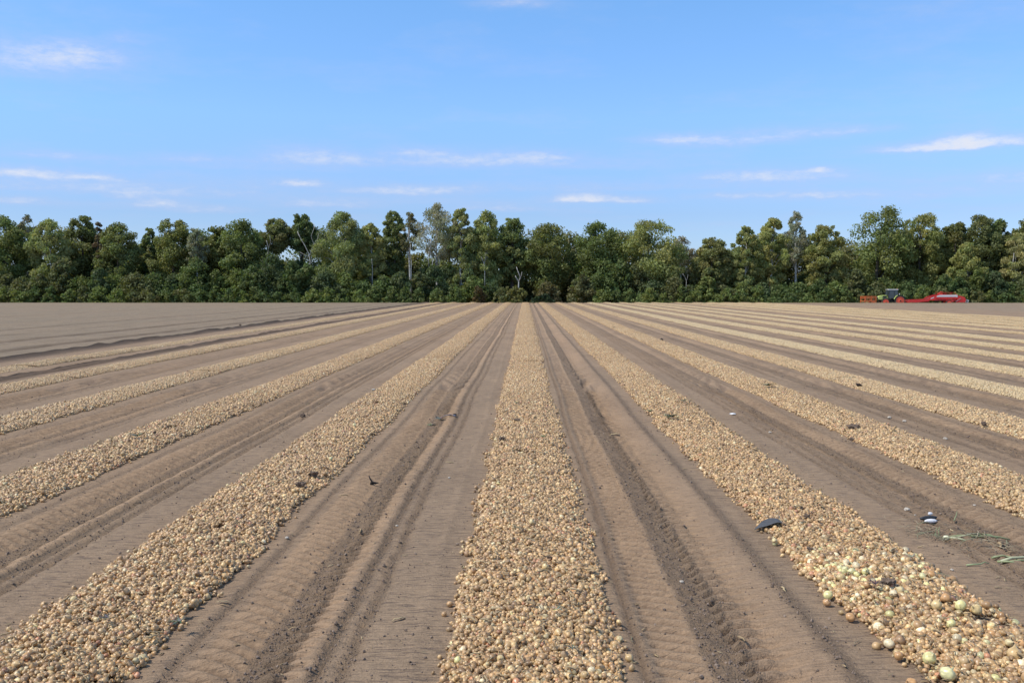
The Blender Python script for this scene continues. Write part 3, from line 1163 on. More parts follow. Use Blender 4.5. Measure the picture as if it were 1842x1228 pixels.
def make_tree(name, kind, px, top_py, hw_px, Y, base_py, label, group, seed, thin=1.0):
    q = KINDS[kind]
    rng = np.random.default_rng(seed)
    X = world_x(px, Y)
    z0 = gz(X, Y)
    H = world_z(top_py, Y) - z0
    zb = max(1.2, world_z(base_py, Y) - z0)
    W = 1.32 * hw_px / FOC * Y
    root = empty(name, (X, Y, z0))
    tag(root, label, 'tree', group)
    lean = rng.normal(0, .02 * H, 2)
    C, Rr, cols = [], [], []
    base = np.array(q['c']) * rng.uniform(.9, 1.12) * np.array([rng.uniform(.93, 1.1), 1, rng.uniform(.9, 1.1)])
    for i in range(q['k']):
        t = (i + rng.random()) / q['k']
        r = W * crown_profile(kind, t)
        a = rng.uniform(0, 2 * PI)
        cr = W * rng.uniform(*q['cr']) * (1.0 if t < .8 else .78)
        ro = max(0, r - cr * .6) * math.sqrt(rng.uniform(.15, 1))
        z = zb + (H - zb - cr * .75) * t
        C.append((ro * math.cos(a) + lean[0] * t, ro * math.sin(a) * .85 + lean[1] * t, z))
        Rr.append(cr)
        cols.append(base * rng.uniform(.84, 1.18) * np.array([rng.uniform(.92, 1.12), 1, 1]))
    # trunk and limbs
    mb = MB()
    rad = .020 * H + .05 if q['bark'] == 'brown' else .013 * H + .05
    top = .80 * H
    tr = [Vector((lean[0] * t * .9 + .012 * H * math.sin(3.1 * t + seed), lean[1] * t, top * t)) for t in (0, .2, .4, .6, .8, 1)]
    mb.tube(tr, [rad * v for v in (1.15, .9, .75, .55, .36, .14)], 7)
    order = rng.permutation(len(C))[:16 if kind in ('pale', 'sparse', 'birch') else 11]
    for i in order:
        e = Vector(C[i])
        t = max(.22, min(.86, (e.z - .16 * H) / top))
        f = t * 5
        j = min(4, int(f))
        s = tr[j].lerp(tr[j + 1], f - j)
        m = (s + e) / 2 + Vector((0, 0, .04 * H))
        r0 = rad * .42 * (1 - t * .55)
        mb.tube([s, m, e], [r0, r0 * .6, r0 * .22], 5)
    mb.build('trunk', M_BIRCH if q['bark'] == 'birch' else M_BARK, root)
    n = int(q['n'] * thin * (.55 + .45 * min(1.6, W * (H - zb) / 40)))
    mesh_obj('crown', leaf_mesh('crown', C, Rr, cols, n, q['s'], q['droop'], rng, shell=.12), None, root)
    return root


# px, top py, half width px, kind, depth, base py, handle, label
TREES = [
    (16, 385, 40, 'oak', 204, 495, 'leftmost oak', 'dark green oak at the far left end of the treeline'),
    (53, 384, 17, 'sparse', 209, 470, 'thin brownish birch', 'thin brownish birch with a narrow crown right of the leftmost oak'),
    (92, 392, 36, 'birch', 203, 505, 'yellow olive birch', 'broad yellow olive drooping birch near the left end of the treeline'),
    (148, 385, 27, 'oak', 208, 480, 'small dark oak', 'dark oak with a rounded top between yellow birch and rusty tree'),
    (179, 397, 14, 'rust', 206, 470, 'rusty brown tree', 'slim tree with a rusty brown top, the only brown crown'),
    (213, 398, 34, 'oak', 205, 495, 'tapering green tree', 'dark green tree tapering right to a dip in the skyline'),
    (268, 409, 13, 'oak', 211, 470, 'slender dark tree', 'slender dark tree standing in the dip of the left skyline'),
    (312, 391, 36, 'oak_light', 205, 495, 'pale stemmed green tree', 'mid green tree with a pale stem inside its crown'),
    (356, 409, 18, 'pale', 203, 480, 'straw yellow birch', 'straw yellow fading birch beside the mid green tree with pale stem'),
    (395, 405, 28, 'oak', 207, 490, 'lower dark oak', 'lower dark oak left of a ragged topped one'),
    (437, 392, 38, 'oak', 205, 500, 'ragged dark oak', 'ragged topped dark oak left of the leaning white trunk'),
    (499, 391, 24, 'oak_light', 210, 450, 'gappy oak', 'gappy oak with sky showing under its crown and a leaning white stem'),
    (547, 383, 22, 'oak', 211, 450, 'hidden dark treetop', 'dark leafy tree top rising behind the forked white birch'),
    (612, 378, 40, 'birch', 204, 500, 'full weeping birch', 'full round weeping birch with olive crown left of the skyline notch'),
    (670, 400, 26, 'birch', 206, 500, 'grey olive birch', 'lower grey olive birch under the narrow dark oak'),
    (708, 377, 22, 'oak', 208, 480, 'narrow dark oak', 'narrow dark oak with a pointed top left of the pale grey birch'),
    (737, 380, 16, 'sparse', 206, 450, 'wispy birch', 'wispy thin birch on a bare white trunk left of the pale grey birch'),
    (786, 364, 35, 'pale', 204, 460, 'pale grey birch', 'tall pale grey half bare birch, the palest crown of the treeline'),
    (832, 374, 24, 'birch', 203, 510, 'tall olive birch', 'tall narrow olive birch right of the pale grey one'),
    (877, 378, 32, 'birch', 205, 505, 'forked olive birch', 'wide olive birch with a forked stem left of the dark oaks'),
    (922, 390, 28, 'oak', 207, 500, 'snag side oak', 'dark oak behind the white forked snag'),
    (986, 398, 40, 'oak', 205, 505, 'round dark oak', 'round topped dark oak straight above the middle onion row'),
    (1074, 395, 43, 'oak', 204, 505, 'broad dark oak', 'broad dark green oak left of the largest olive crown'),
    (1166, 393, 52, 'willow', 203, 510, 'great olive willow', 'great round olive willow, widest light crown right of centre'),
    (1228, 424, 24, 'pale', 208, 490, 'low grey tree', 'low greyish tree in the long dip right of the great willow'),
    (1277, 427, 30, 'willow', 206, 510, 'low green willow', 'low fresh green willow in the long dip of the skyline'),
    (1340, 406, 24, 'birch', 205, 500, 'rounded birch', 'rounded olive birch rising from the right side of the dip'),
    (1384, 392, 27, 'birch', 207, 500, 'mid height birch', 'mid height olive birch left of the pale topped one'),
    (1429, 380, 20, 'pale', 206, 470, 'pale topped birch', 'pale topped slender birch standing above its olive neighbours'),
    (1484, 404, 32, 'willow', 204, 505, 'domed olive tree', 'domed olive tree left of the tallest dark oak'),
    (1574, 367, 50, 'oak', 205, 515, 'tallest dark oak', 'tallest dark oak of the treeline, right behind the tractor'),
    (1655, 383, 38, 'willow', 207, 505, 'olive harvester side tree', 'dark olive tree right of the tallest oak, behind the red machine'),
    (1712, 399, 28, 'oak_light', 208, 505, 'machine tail tree', 'mid green tree behind the tail of the red machine'),
    (1757, 385, 34, 'oak', 206, 505, 'notched dark oak', 'dark oak with a notched top near the right end'),
    (1742, 436, 26, 'birch', 201, 512, 'small yellowish birch', 'small yellowish birch in front of the notched dark oak'),
    (1800, 394, 26, 'oak', 208, 505, 'second last oak', 'dark oak between the notched oak and the right frame edge'),
    (1828, 418, 26, 'birch', 201, 510, 'amber birch', 'amber tinged birch with pale trunk by the right frame edge'),
    (1850, 390, 34, 'oak_light', 206, 505, 'right edge tree', 'green tree cut by the right frame edge behind the amber birch'),
    (-32, 392, 34, 'oak_light', 206, 505, 'left edge tree', 'green tree cut by the left frame edge'),
]
sd_ = 400
for (px, tp, hw, kd, Y, bp, handle, lab) in TREES:
    nm = {'oak': 'oak_tree', 'oak_light': 'oak_tree', 'birch': 'birch_tree', 'pale': 'birch_tree', 'sparse': 'birch_tree', 'willow': 'willow_tree', 'rust': 'brown_tree'}[kd]
    make_tree(nm, kd, px, tp, hw, Y, bp + (0 if kd in ('pale', 'sparse') or bp < 460 else 12), lab, 'trees of the treeline behind the field', sd_)
    sd_ += 1

# darker trees standing one rank farther back, seen between the others
BACK = [(34, 412, 34), (120, 418, 36), (186, 425, 36), (246, 432, 34), (285, 426, 34), (345, 424, 32), (385, 430, 34), (455, 424, 30), (512, 462, 30), (580, 420, 36), (645, 428, 36),
        (690, 430, 30), (752, 452, 26), (812, 420, 30), (855, 415, 32), (905, 420, 34), (955, 424, 34), (1028, 428, 34), (1112, 425, 36), (1190, 432, 36), (1250, 445, 36), (1305, 445, 34),
        (1362, 432, 32), (1410, 432, 32), (1458, 436, 34), (1520, 428, 34), (1610, 415, 38), (1690, 424, 36), (1730, 424, 34), (1785, 424, 34), (1838, 424, 34)]
BACK = [(px, tp if (225 < px < 300 or 1170 < px < 1320 or px in (512, 752, 1520)) else tp - 15, hw) for px, tp, hw in BACK]      # the long dips of the skyline stay open
for i, (px, tp, hw) in enumerate(BACK):
    near = sorted(TREES, key=lambda t: abs(t[0] - px))
    Y = 214 + 7 * ((i * 0.618) % 1)
    make_tree('background_tree', 'back', px, tp, hw * 1.5, Y, 535,
              'dark rear rank tree between %s and %s' % (near[0][6], near[1][6]), 'rear rank of the treeline', 700 + i)


def white_stem(paths, label, Y, name='bare_tree'):
    """a bare white stem drawn through given picture points, standing at depth Y"""
    x0, z0 = world_x(paths[0][0][0][0], Y), gz(world_x(paths[0][0][0][0], Y), Y)
    root = empty(name, (x0, Y, z0))
    tag(root, label, 'tree', 'bare white stems in the treeline')
    for i, (pts, r0, r1) in enumerate(paths):
        mb = MB()
        P3 = [(world_x(a, Y) - x0, .25 * math.sin(k * 1.7 + i), world_z(b, Y) - z0) for k, (a, b) in enumerate(pts)]
        if i == 0:
            P3.insert(0, (P3[0][0], 0, 0.0))
        m = len(P3)
        mb.tube(P3, [.8 * (r0 + (r1 - r0) * k / (m - 1)) for k in range(m)], 7)
        mb.build('trunk' if i == 0 else 'branch', M_DEAD, root)
    return root


white_stem([([(557, 492), (558, 470), (556, 455), (549, 440), (541, 428), (536, 416)], .16, .07), ([(558, 458), (566, 440), (561, 425), (568, 405), (560, 398)], .11, .04),
            ([(557, 462), (547, 457), (540, 453)], .08, .03), ([(541, 428), (537, 420), (538, 408)], .06, .03), ([(565, 440), (573, 428), (574, 418)], .06, .025)],
           'white forked birch with nearly bare crooked branches', 202)
white_stem([([(480, 478), (482, 460), (484, 445), (481, 432)], .13, .07), ([(483, 447), (488, 435), (487, 424)], .06, .03)],
           'white leaning stem under the gappy oak', 203)
white_stem([([(933, 514), (933, 506), (929, 500), (927, 496)], .20, .09), ([(933, 506), (936, 500), (934, 494), (931, 486), (929, 480)], .15, .06), ([(936, 500), (938, 494), (939, 489)], .11, .05)],
           'small bright white forked snag above the middle onion row', 194.5)
white_stem([([(1234, 520), (1235, 505), (1231, 497), (1227, 492)], .10, .05), ([(1235, 505), (1237, 498), (1237, 494)], .07, .04)],
           'slim grey white forked stem below the low grey tree', 197)
white_stem([([(740, 488), (740, 470), (738, 452), (739, 440)], .13, .08)], 'straight white stem under the wispy birch', 202)
white_stem([([(778, 490), (778, 470), (774, 450), (775, 430)], .14, .08), ([(772, 488), (771, 465), (773, 445)], .10, .06)], 'pair of white stems under the pale grey birch', 201)
white_stem([([(530, 490), (530, 470), (527, 455)], .10, .06)], 'thin tan stem left of the white forked birch', 203, 'bare_tree')
white_stem([([(670, 498), (670, 480), (669, 465)], .10, .06)], 'thin pale stem under the grey olive birch', 202)
white_stem([([(872, 490), (871, 475), (866, 462)], .11, .06), ([(871, 476), (873, 465), (873, 455)], .08, .05)], 'forked pale stem under the forked olive birch', 201)
white_stem([([(1822, 500), (1821, 480), (1822, 455)], .10, .06)], 'pale stem of the amber tinged birch at right', 199.5)

# bushes of the hedge in front of the trees
TOPS = [(-60, 486), (40, 494), (100, 482), (180, 484), (240, 478), (330, 480), (400, 484), (450, 474), (520, 486), (600, 488), (660, 496), (700, 484), (770, 488), (820, 492), (880, 498), (930, 512), (1000, 497), (1060, 488),
        (1110, 482), (1180, 500), (1240, 504), (1300, 505), (1380, 500), (1440, 505), (1500, 498), (1560, 496), (1640, 502), (1700, 496), (1760, 488), (1820, 498), (1900, 492)]


def make_bush(px, top, hw, Y, col, lab, seed, name='bush', group='bushes of the hedge along the field end', droop=0.0, n=3400, size=.38):
    rng = np.random.default_rng(seed)
    X = world_x(px, Y)
    z0 = gz(X, Y)
    H = (world_z(top, Y) - z0) * (1.0 if name != 'bush' else np.random.default_rng(seed + 7).uniform(.74, 1.34))
    W = hw / FOC * Y
    C, Rr, cols = [], [], []
    m = int(16 + W * H * 1.6)
    for i in range(m):
        t = rng.random()
        r = W * math.sqrt(max(.05, 1 - (t * 1.0) ** 2.2))
        cr = min(W, H) * rng.uniform(.13, .30)
        a = rng.uniform(0, 2 * PI)
        ro = max(0, r - cr * .6) * math.sqrt(rng.random())
        C.append((ro * math.cos(a), ro * math.sin(a) * .6, max(cr * .5, t * (H - cr * .8))))
        Rr.append(cr)
        cols.append(np.array(col) * rng.uniform(.8, 1.22) * np.array([rng.uniform(.88, 1.12), 1, .95]))
    me = leaf_mesh(name, C, Rr, cols, int(n * (.35 + .65 * min(1.7, W * H / 22))), size, droop, rng, squash=.9, shell=.12)
    o = mesh_obj(name, me, None, None, (X, Y, z0))
    tag(o, lab, 'bush', group)
    return o



def place_words(px):
    near = min(TREES, key=lambda t: abs(t[0] - px))
    side = 'left of' if px < near[0] - 12 else 'right of' if px > near[0] + 12 else 'straight below'
    return near[6], side


GREENS = [((0.140, 0.185, 0.072), 'dark green'), ((0.165, 0.209, 0.077), 'mid green'), ((0.126, 0.166, 0.079), 'deep blue green'), ((0.196, 0.235, 0.079), 'fresh green'), ((0.176, 0.187, 0.084), 'dull green')]
SHAPES = ['rounded', 'spreading', 'ragged', 'upright', 'dense', 'domed']
rb = random.Random(3)
px = -50
i = 0
while px < 1900:
    top = float(np.interp(px, [a for a, b in TOPS], [b for a, b in TOPS])) + rb.uniform(-5, 7)
    hw = rb.uniform(26, 50)
    if 905 < px < 1020:
        px += 34
        continue
    c, cn = GREENS[rb.randrange(5)]
    h, side = place_words(px)
    lab = '%s %s tall bush %s the foot of %s' % (SHAPES[i % 6], cn, side.replace('straight below', 'at'), h) if side != 'straight below' else '%s %s tall bush at the foot of %s' % (SHAPES[i % 6], cn, h)
    make_bush(px, top, hw, rb.uniform(196.5, 199.5), c, lab, 900 + i)
    px += rb.uniform(27, 38)
    i += 1
px = -60
while px < 1900:
    h, side = place_words(px)
    c, cn = GREENS[rb.choice((0, 2, 4))]
    make_bush(px, float(np.interp(px, [a for a, b in TOPS], [b for a, b in TOPS])) - rb.uniform(4, 22), rb.uniform(38, 54), rb.uniform(208, 211), c,
              'shaded %s understorey bush behind the hedge, %s %s' % (cn, side, h), 1200 + i, 'understorey_bush', 'shaded bushes under the trees', 0, 2600, .46)
    px += rb.uniform(40, 52)
    i += 1
LOW = ['leafy', 'bristly', 'flat topped', 'small', 'tufted', 'loose']
px = -50
while px < 1900:
    if not (905 < px < 1070 or 845 < px < 880):
        c, cn = GREENS[rb.choice((0, 1, 3, 3, 4))]
        h, side = place_words(px)
        lab = '%s low %s shrub at the field edge, %s %s' % (LOW[i % 6], cn, side, h)
        make_bush(px, rb.uniform(510, 526), rb.uniform(17, 27), rb.uniform(194, 195.5), tuple(v * 1.12 for v in c), lab, 900 + i, 'shrub', 'low shrubs along the field edge', 0, 1700, .32)
    px += rb.uniform(24, 34)
    i += 1
make_bush(860, 512, 17, 194.3, (.155, .120, .058), 'brownish shrub at the field edge, the reddest in the hedge', 1500, 'shrub', 'coloured shrubs along the field edge', .2)
make_bush(928, 514, 27, 194.0, (.190, .195, .070), 'yellow green low bush at the foot of the bright white snag', 1501, 'shrub', 'coloured shrubs along the field edge')
make_bush(985, 498, 34, 195.2, (.170, .155, .075), 'arching olive brown bush with reddish top right of the white snag', 1502, 'bush', 'coloured shrubs along the field edge', .4)
make_bush(1048, 494, 30, 195.6, (.165, .165, .075), 'olive bush with spreading sprays left of the broad dark oak foot', 1503, 'bush', 'coloured shrubs along the field edge', .3)
make_bush(978, 528, 26, 193.8, (.045, .07, .036), 'low dark shrub in the hollow under the arching olive brown bush', 1504, 'shrub', 'coloured shrubs along the field edge')


def edge_grass():
    rng = np.random.default_rng(77)
    n = 9000
    x = rng.uniform(-112, 116, n)
    y = rng.uniform(181.5, 187.5, n)
    keep = (vnoise(x / 3.5, y / 2.0, 97) + .25 * (x > 50)) > -.05
    x, y = x[keep], y[keep]
    z = ground_fields(x, y)[0]
    n = len(x)
    h = rng.uniform(.15, .50, n) * (1 + .5 * vnoise(x / 6, y / 3, 98))
    a = rng.uniform(0, PI, n)
    w = rng.uniform(.03, .09, n)
    lean = rng.normal(0, .12, (n, 2))
    A = np.stack([x - np.cos(a) * w, y - np.sin(a) * w, z - .03], 1)
    B = np.stack([x + np.cos(a) * w, y + np.sin(a) * w, z - .03], 1)
    C = np.stack([x + lean[:, 0], y + lean[:, 1], z + h], 1)
    base = np.where((rng.random(n) < .45)[:, None], np.array((.26, .22, .12)), np.array((.14, .17, .06))) * rng.uniform(.7, 1.3, n)[:, None]
    me = np_mesh('grass', np.stack([A, B, C], 1).reshape(-1, 3), np.arange(3 * n).reshape(-1, 3), col=np.repeat(base, 3, 0))
    me.materials.append(M_LEAF)
    tag(mesh_obj('grass', me), 'dry and green grass growing along the far field edge', None, None, 'stuff')


edge_grass()

# ------------------------------------------------------------------ tractor, front implement, harvester
M_ORANGE = paint('orange_paint', (.76, .16, .04), .5, .22, dust=.35)
M_WHEEL = paint('wheel_red_orange', (.80, .10, .045), .42, .12, dust=.18)
M_GREEN = paint('light_green_paint', (.56, .66, .18), .35, .08, dust=.15)
M_REDP = paint('red_paint', (.72, .040, .034), .38, .18, dust=.12)
M_WHITE = paint('white_paint', (.78, .77, .74), .4, .06, dust=.12)
M_BLACK = paint('black_plastic', (.025, .026, .028), .5, .2)
M_TYRE = paint('tyre_rubber', (.028, .026, .025), .85, .25, dust=.5)
M_STEEL = paint('bare_steel', (.42, .41, .40), .4, .15, .5, .7)
M_YEL = paint('dusty_yellow', (.62, .38, .12), .5, .2)
M_AMBER = paint('amber_lens', (.75, .25, .02), .2, .05)
mg, tg, bg_ = new_mat('cab_glass')
bg_.inputs['Base Color'].default_value = (.07, .095, .11, 1)
bg_.inputs['Roughness'].default_value = .06
bg_.inputs['Specular IOR Level'].default_value = .6
M_GLASS = mg

TY = 189.6
TX = world_x(1616, TY)
TZ = gz(TX, TY)


def wheel(parent, x, y, r, rim, w, name='wheel'):
    """tyre with lugs, rim dish and hub; returns the tyre, which carries rim and hub"""
    mb = MB()
    mb.lathe([(rim, -w / 2), (r * .93, -w / 2), (r * .985, -w * .36), (r * .985, w * .36), (r * .93, w / 2), (rim, w / 2)], (x, y, r), 'Y', 36)
    for k in range(22):
        for s in (-1, 1):
            a = 2 * PI * (k + (.25 if s > 0 else -.25)) / 22
            c = (x + math.cos(a) * r * .985, y + s * w * .22, r + math.sin(a) * r * .985)
            mb.box(c, (.05, w * .46, .07), (0, -a, 0))
    t = mb.build(name, M_TYRE, parent)
    for side in (-1, 1):
        yo = y + side * w * .47
        mb = MB()
        mb.lathe([(rim * 1.0, -.05), (rim * 1.0, .03), (rim * .90, .035), (rim * .84, .012), (rim * .30, .03), (rim * .28, .06), (.02, .07)] if side > 0 else
                 [(.02, -.07), (rim * .28, -.06), (rim * .30, -.03), (rim * .84, -.012), (rim * .90, -.035), (rim * 1.0, -.03), (rim * 1.0, .05)], (x, yo, r), 'Y', 32)
        mb.build('rim', M_WHEEL, t)
        mb = MB()
        mb.lathe([(rim * .16, -.10), (rim * .16, .10)], (x, yo, r), 'Y', 12)
        mb.build('hub', M_BLACK, t)
    return t


tractor = empty('tractor', (TX, TY, TZ))
tag(tractor, 'light green tractor with orange red wheels between orange frame and red machine', 'tractor')
for s in (-1, 1):
    wheel(tractor, 0, s * .85, 1.0, .78, .48, 'rear_wheel')
    wheel(tractor, -2.75, s * .85, .74, .57, .40, 'front_wheel')
MB().prism([(-2.1, 1.35), (-2.1, 2.12), (-2.6, 2.13), (-3.3, 2.07), (-3.75, 1.93), (-3.98, 1.66), (-4.0, 1.30), (-3.4, 1.22)], -.43, .43).build('hood', M_GREEN, tractor)
for s in (-1, 1):
    MB().prism([(-2.35, 1.62), (-2.45, 1.95), (-3.05, 1.93), (-3.25, 1.62)], s * .435, s * .45).build('hood_grille', M_BLACK, tractor)
    MB().box((-3.9, s * .27, 1.72), (.12, .2, .12), None, .02).build('headlight', M_WHITE, tractor)
MB().box((-4.01, 0, 1.5), (.06, .62, .42), None, .02).build('front_grille', M_BLACK, tractor)
MB().box((-2.0, 0, 1.05), (3.4, .5, .55), None, .05).box((-2.75, 0, .72), (.25, 1.5, .22)).box((0, 0, 1.0), (.35, 1.5, .4)).build('chassis', M_BLACK, tractor)
for s in (-1, 1):
    mb = MB()
    arc = [(math.cos(a) * 1.12, 1.0 + math.sin(a) * 1.12) for a in np.linspace(.25, 2.9, 14)]
    inn = [(math.cos(a) * 1.04, 1.0 + math.sin(a) * 1.04) for a in np.linspace(2.9, .25, 14)]
    mb.prism(arc + inn, s * .60 - .001, s * 1.12)
    mb.build('fender', M_BLACK, tractor)
    mb = MB()
    arc = [(math.cos(a) * 1.20, 1.0 + math.sin(a) * 1.20) for a in np.linspace(2.0, 2.85, 8)]
    inn = [(math.cos(a) * 1.125, 1.0 + math.sin(a) * 1.125) for a in np.linspace(2.85, 2.0, 8)]
    mb.prism(arc + inn, s * .62, s * 1.10)
    mb.build('fender_trim', M_GREEN, tractor)
    mb = MB()
    arc = [(-2.75 + math.cos(a) * .84, .74 + math.sin(a) * .84) for a in np.linspace(.4, 2.3, 9)]
    inn = [(-2.75 + math.cos(a) * .80, .74 + math.sin(a) * .80) for a in np.linspace(2.3, .4, 9)]
    mb.prism(arc + inn, s * .68, s * 1.05)
    mb.build('front_fender', M_BLACK, tractor)
    MB().box((-1.35, s * .78, .55), (.5, .3, .05)).box((-1.35, s * .80, .85), (.5, .26, .05)).bar((-1.6, s * .9, .5), (-1.6, s * .9, 1.25), .04).bar((-1.1, s * .9, .5), (-1.1, s * .9, 1.25), .04).build('step', M_BLACK, tractor)
    MB().box((-2.25, s * 1.12, 2.45), (.06, .22, .34), None, .02).bar((-2.15, s * .8, 2.75), (-2.25, s * 1.12, 2.6), .03).build('mirror', M_BLACK, tractor)
    MB().box((-.12, s * .98, 2.35), (.14, .16, .16), None, .02).bar((-.12, s * .95, 2.1), (-.12, s * .98, 2.3), .04).build('rear_light', M_WHITE, tractor)
cabp = [(-2.12, 1.45), (-2.20, 2.05), (-2.02, 3.08), (-.42, 3.08), (-.28, 2.1), (-.55, 1.45)]
MB().prism(cabp, -.80, .80).build('cab', M_GLASS, tractor)
mb = MB()
for s in (-1, 1):
    for p, q in ((cabp[0], cabp[1]), (cabp[1], cabp[2]), (cabp[3], cabp[4]), (cabp[4], cabp[5])):
        mb.bar((p[0], s * .81, p[1]), (q[0], s * .81, q[1]), .07)
    mb.bar((-1.05, s * .81, 1.45), (-1.1, s * .81, 3.08), .06)
mb.build('cab_pillar_frame', M_BLACK, tractor)
MB().box((-1.22, 0, 3.17), (1.95, 1.72, .17), None, .06).build('roof', M_WHITE, tractor)
MB().tube([(-2.35, -.55, 1.9), (-2.35, -.55, 2.8), (-2.38, -.55, 3.15), (-2.5, -.55, 3.24)], [.075, .075, .05, .05], 10).build('exhaust_pipe', M_BLACK, tractor)
MB().lathe([(.06, 0), (.06, .12), (.03, .16)], (-.5, -.7, 3.25), 'Z', 12).build('beacon', M_AMBER, tractor)
MB().bar((.6, -.45, .75), (1.35, -.45, .70), .09).bar((.6, .45, .75), (1.35, .45, .70), .09).bar((.55, 0, 1.2), (1.35, 0, 1.2), .07).build('rear_linkage', M_BLACK, tractor)
MB().bar((-3.9, -.4, .7), (-4.7, -.4, .65), .09).bar((-3.9, .4, .7), (-4.7, .4, .65), .09).bar((-4.0, 0, 1.1), (-4.7, 0, 1.1), .07).build('front_linkage', M_BLACK, tractor)

imp = empty('front_implement', (TX - 5.7, TY, TZ))
tag(imp, 'orange barred frame implement mounted ahead of the green tractor', 'farm implement')
for y in (-1.2, 1.2):
    mb = MB()
    mb.bar((-1.1, y, .25), (-1.1, y, 1.9), .12).bar((1.0, y, .25), (1.0, y, 1.9), .12).bar((-.1, y, .9), (-.1, y, 1.8), .08)
    mb.bar((-1.1, y, 1.82), (1.0, y, 1.82), .13).bar((-1.1, y, 1.5), (1.0, y, 1.5), .13).bar((-1.15, y, .95), (1.0, y, 1.1), .12)
    mb.build('side_frame', M_ORANGE, imp)
    MB().prism([(-1.0, .85), (-.55, 1.02), (-.35, .5), (-.9, .3)], y - .03, y + .03).build('side_plate', M_YEL, imp)
    MB().prism([(.1, .95), (.75, 1.05), (.9, .45), (.3, .35)], y - .03, y + .03).build('side_plate', M_ORANGE, imp)
for x, z in ((-1.1, 1.82), (-1.1, 1.5), (-1.1, 1.0), (1.0, 1.82), (1.0, 1.1), (-.1, 1.82)):
    MB().bar((x, -1.2, z), (x, 1.2, z), .11).build('cross_bar', M_ORANGE, imp)
MB().lathe([(.26, -1.15), (.26, 1.15)], (-.6, 0, .42), 'Y', 16).build('roller', M_STEEL, imp)
MB().lathe([(.2, -1.15), (.2, 1.15)], (.45, 0, .36), 'Y', 16).build('roller', M_BLACK, imp)
MB().bar((.95, 0, .7), (1.1, 0, 1.5), .14).box((.9, 0, 1.0), (.16, 1.0, .3)).build('mounting_plate', M_BLACK, imp)

har = empty('onion_harvester', (TX, TY, TZ))
tag(har, 'long low red trailed harvesting machine with white side band behind the tractor', 'harvester')
mb = MB()
for y in (-.85, .85):
    mb.bar((1.35, y * .25, .75), (2.2, y, .85), .14).bar((2.2, y, .85), (5.6, y, .95), .16, .22)
mb.build('drawbar', M_REDP, har)
for y in (-1.0, 1.0):
    MB().prism([(1.6, .62), (1.7, 1.22), (5.3, 1.36), (5.5, 1.0), (3.6, .72)], y - .03, y + .03).build('intake_side_panel', M_REDP, har)
    MB().prism([(5.2, 1.0), (5.3, 1.40), (5.75, 1.78), (6.9, 2.12), (6.9, 1.35)], y - .035, y + .035).build('elevator_side_panel', M_REDP, har)
    MB().prism([(5.80, 1.34), (5.86, 1.52), (6.48, 1.76), (6.42, 1.56)], y + (.036 if y > 0 else -.05), y + (.05 if y > 0 else -.036)).build('white_decal', M_WHITE, har)
    MB().prism([(6.9, 1.38), (6.9, 2.12), (7.6, 2.24), (11.0, 2.24), (11.0, 1.45), (9.0, 1.30)], y - .04, y + .04).build('body_side_panel', M_REDP, har)
    MB().prism([(6.95, 1.76), (7.02, 2.00), (7.6, 2.15), (10.95, 2.17), (10.95, 1.70), (10.6, 1.78), (7.6, 1.76)], y + (.042 if y > 0 else -.06), y + (.06 if y > 0 else -.042)).build('white_side_band', M_WHITE, har)
    MB().prism([(11.0, .75), (11.0, 2.05), (11.7, 1.95), (12.35, 1.72), (12.6, 1.2), (12.4, .7)], y - .03, y + .03).build('rear_side_panel', M_REDP, har)
mb = MB()
for k in range(52):
    x = 1.7 + k * .1
    z = .98 + .07 * (x - 1.7) if x < 5.3 else 1.23 + .42 * (x - 5.3)
    mb.bar((x, -.97, z), (x, .97, z), .025)
w_ = mb.build('web_rods', M_STEEL, har)
w_['kind'] = 'stuff'
MB().box((9.0, 0, 1.72), (4.0, 1.9, .12)).build('conveyor_deck', M_BLACK, har)
MB().box((8.9, 0, 1.2), (4.6, 1.4, .2)).bar((6.6, -.7, 1.15), (11.6, -.7, 1.05), .16).bar((6.6, .7, 1.15), (11.6, .7, 1.05), .16).build('main_frame', M_REDP, har)
for s in (-1, 1):
    wheel(har, 9.4, s * .95, .62, .42, .38)
    MB().prism([(8.75, .95), (8.8, 1.18), (10.1, 1.18), (10.2, .9), (9.95, .78), (9.6, 1.12), (9.2, 1.12)], s * 1.16 - .02, s * 1.16 + .02).build('wheel_guard', M_REDP, har)
mb = MB()
for x in (7.6, 8.6, 9.6, 10.6):
    for y in (-.95, .95):
        mb.bar((x, y, 2.24), (x, y, 2.62), .05)
for y in (-.95, .95):
    mb.bar((7.55, y, 2.62), (10.7, y, 2.58), .06)
mb.build('guard_rail', M_REDP, har)
MB().tube([(7.4, -.5, 2.3), (7.9, -.5, 2.72), (8.3, -.5, 2.66), (8.7, -.5, 2.35)], .07, 8).build('hydraulic_hose', M_REDP, har)
MB().lathe([(.18, -1.0), (.18, 1.0)], (8.05, 0, 2.28), 'Y', 16).build('cleaning_drum', M_REDP, har)
MB().box((7.2, -.4, 1.15), (.7, .5, .5), None, .05).build('gearbox', M_BLACK, har)
for y in (-.7, .1, .7):
    MB().bar((11.4, y, 1.9), (11.5, y, .55), .10).build('rear_post', M_REDP, har)
MB().lathe([(.33, -1.0), (.33, 1.0)], (12.0, 0, 1.1), 'Y', 16).build('rear_roller', M_WHEEL, har)
MB().lathe([(.22, -1.0), (.22, 1.0)], (11.6, 0, 1.62), 'Y', 16).build('rear_roller', M_REDP, har)
for y in (-.9, .9):
    MB().bar((12.4, y, 1.3), (13.15, y, 1.12), .08).bar((13.15, y, 1.12), (13.05, y, .6), .08).bar((12.45, y, .85), (13.05, y, .62), .07).build('tail_frame', M_WHITE, har)
MB().lathe([(.2, -.95), (.2, .95)], (12.95, 0, .8), 'Y', 14).build('tail_roller', M_STEEL, har)
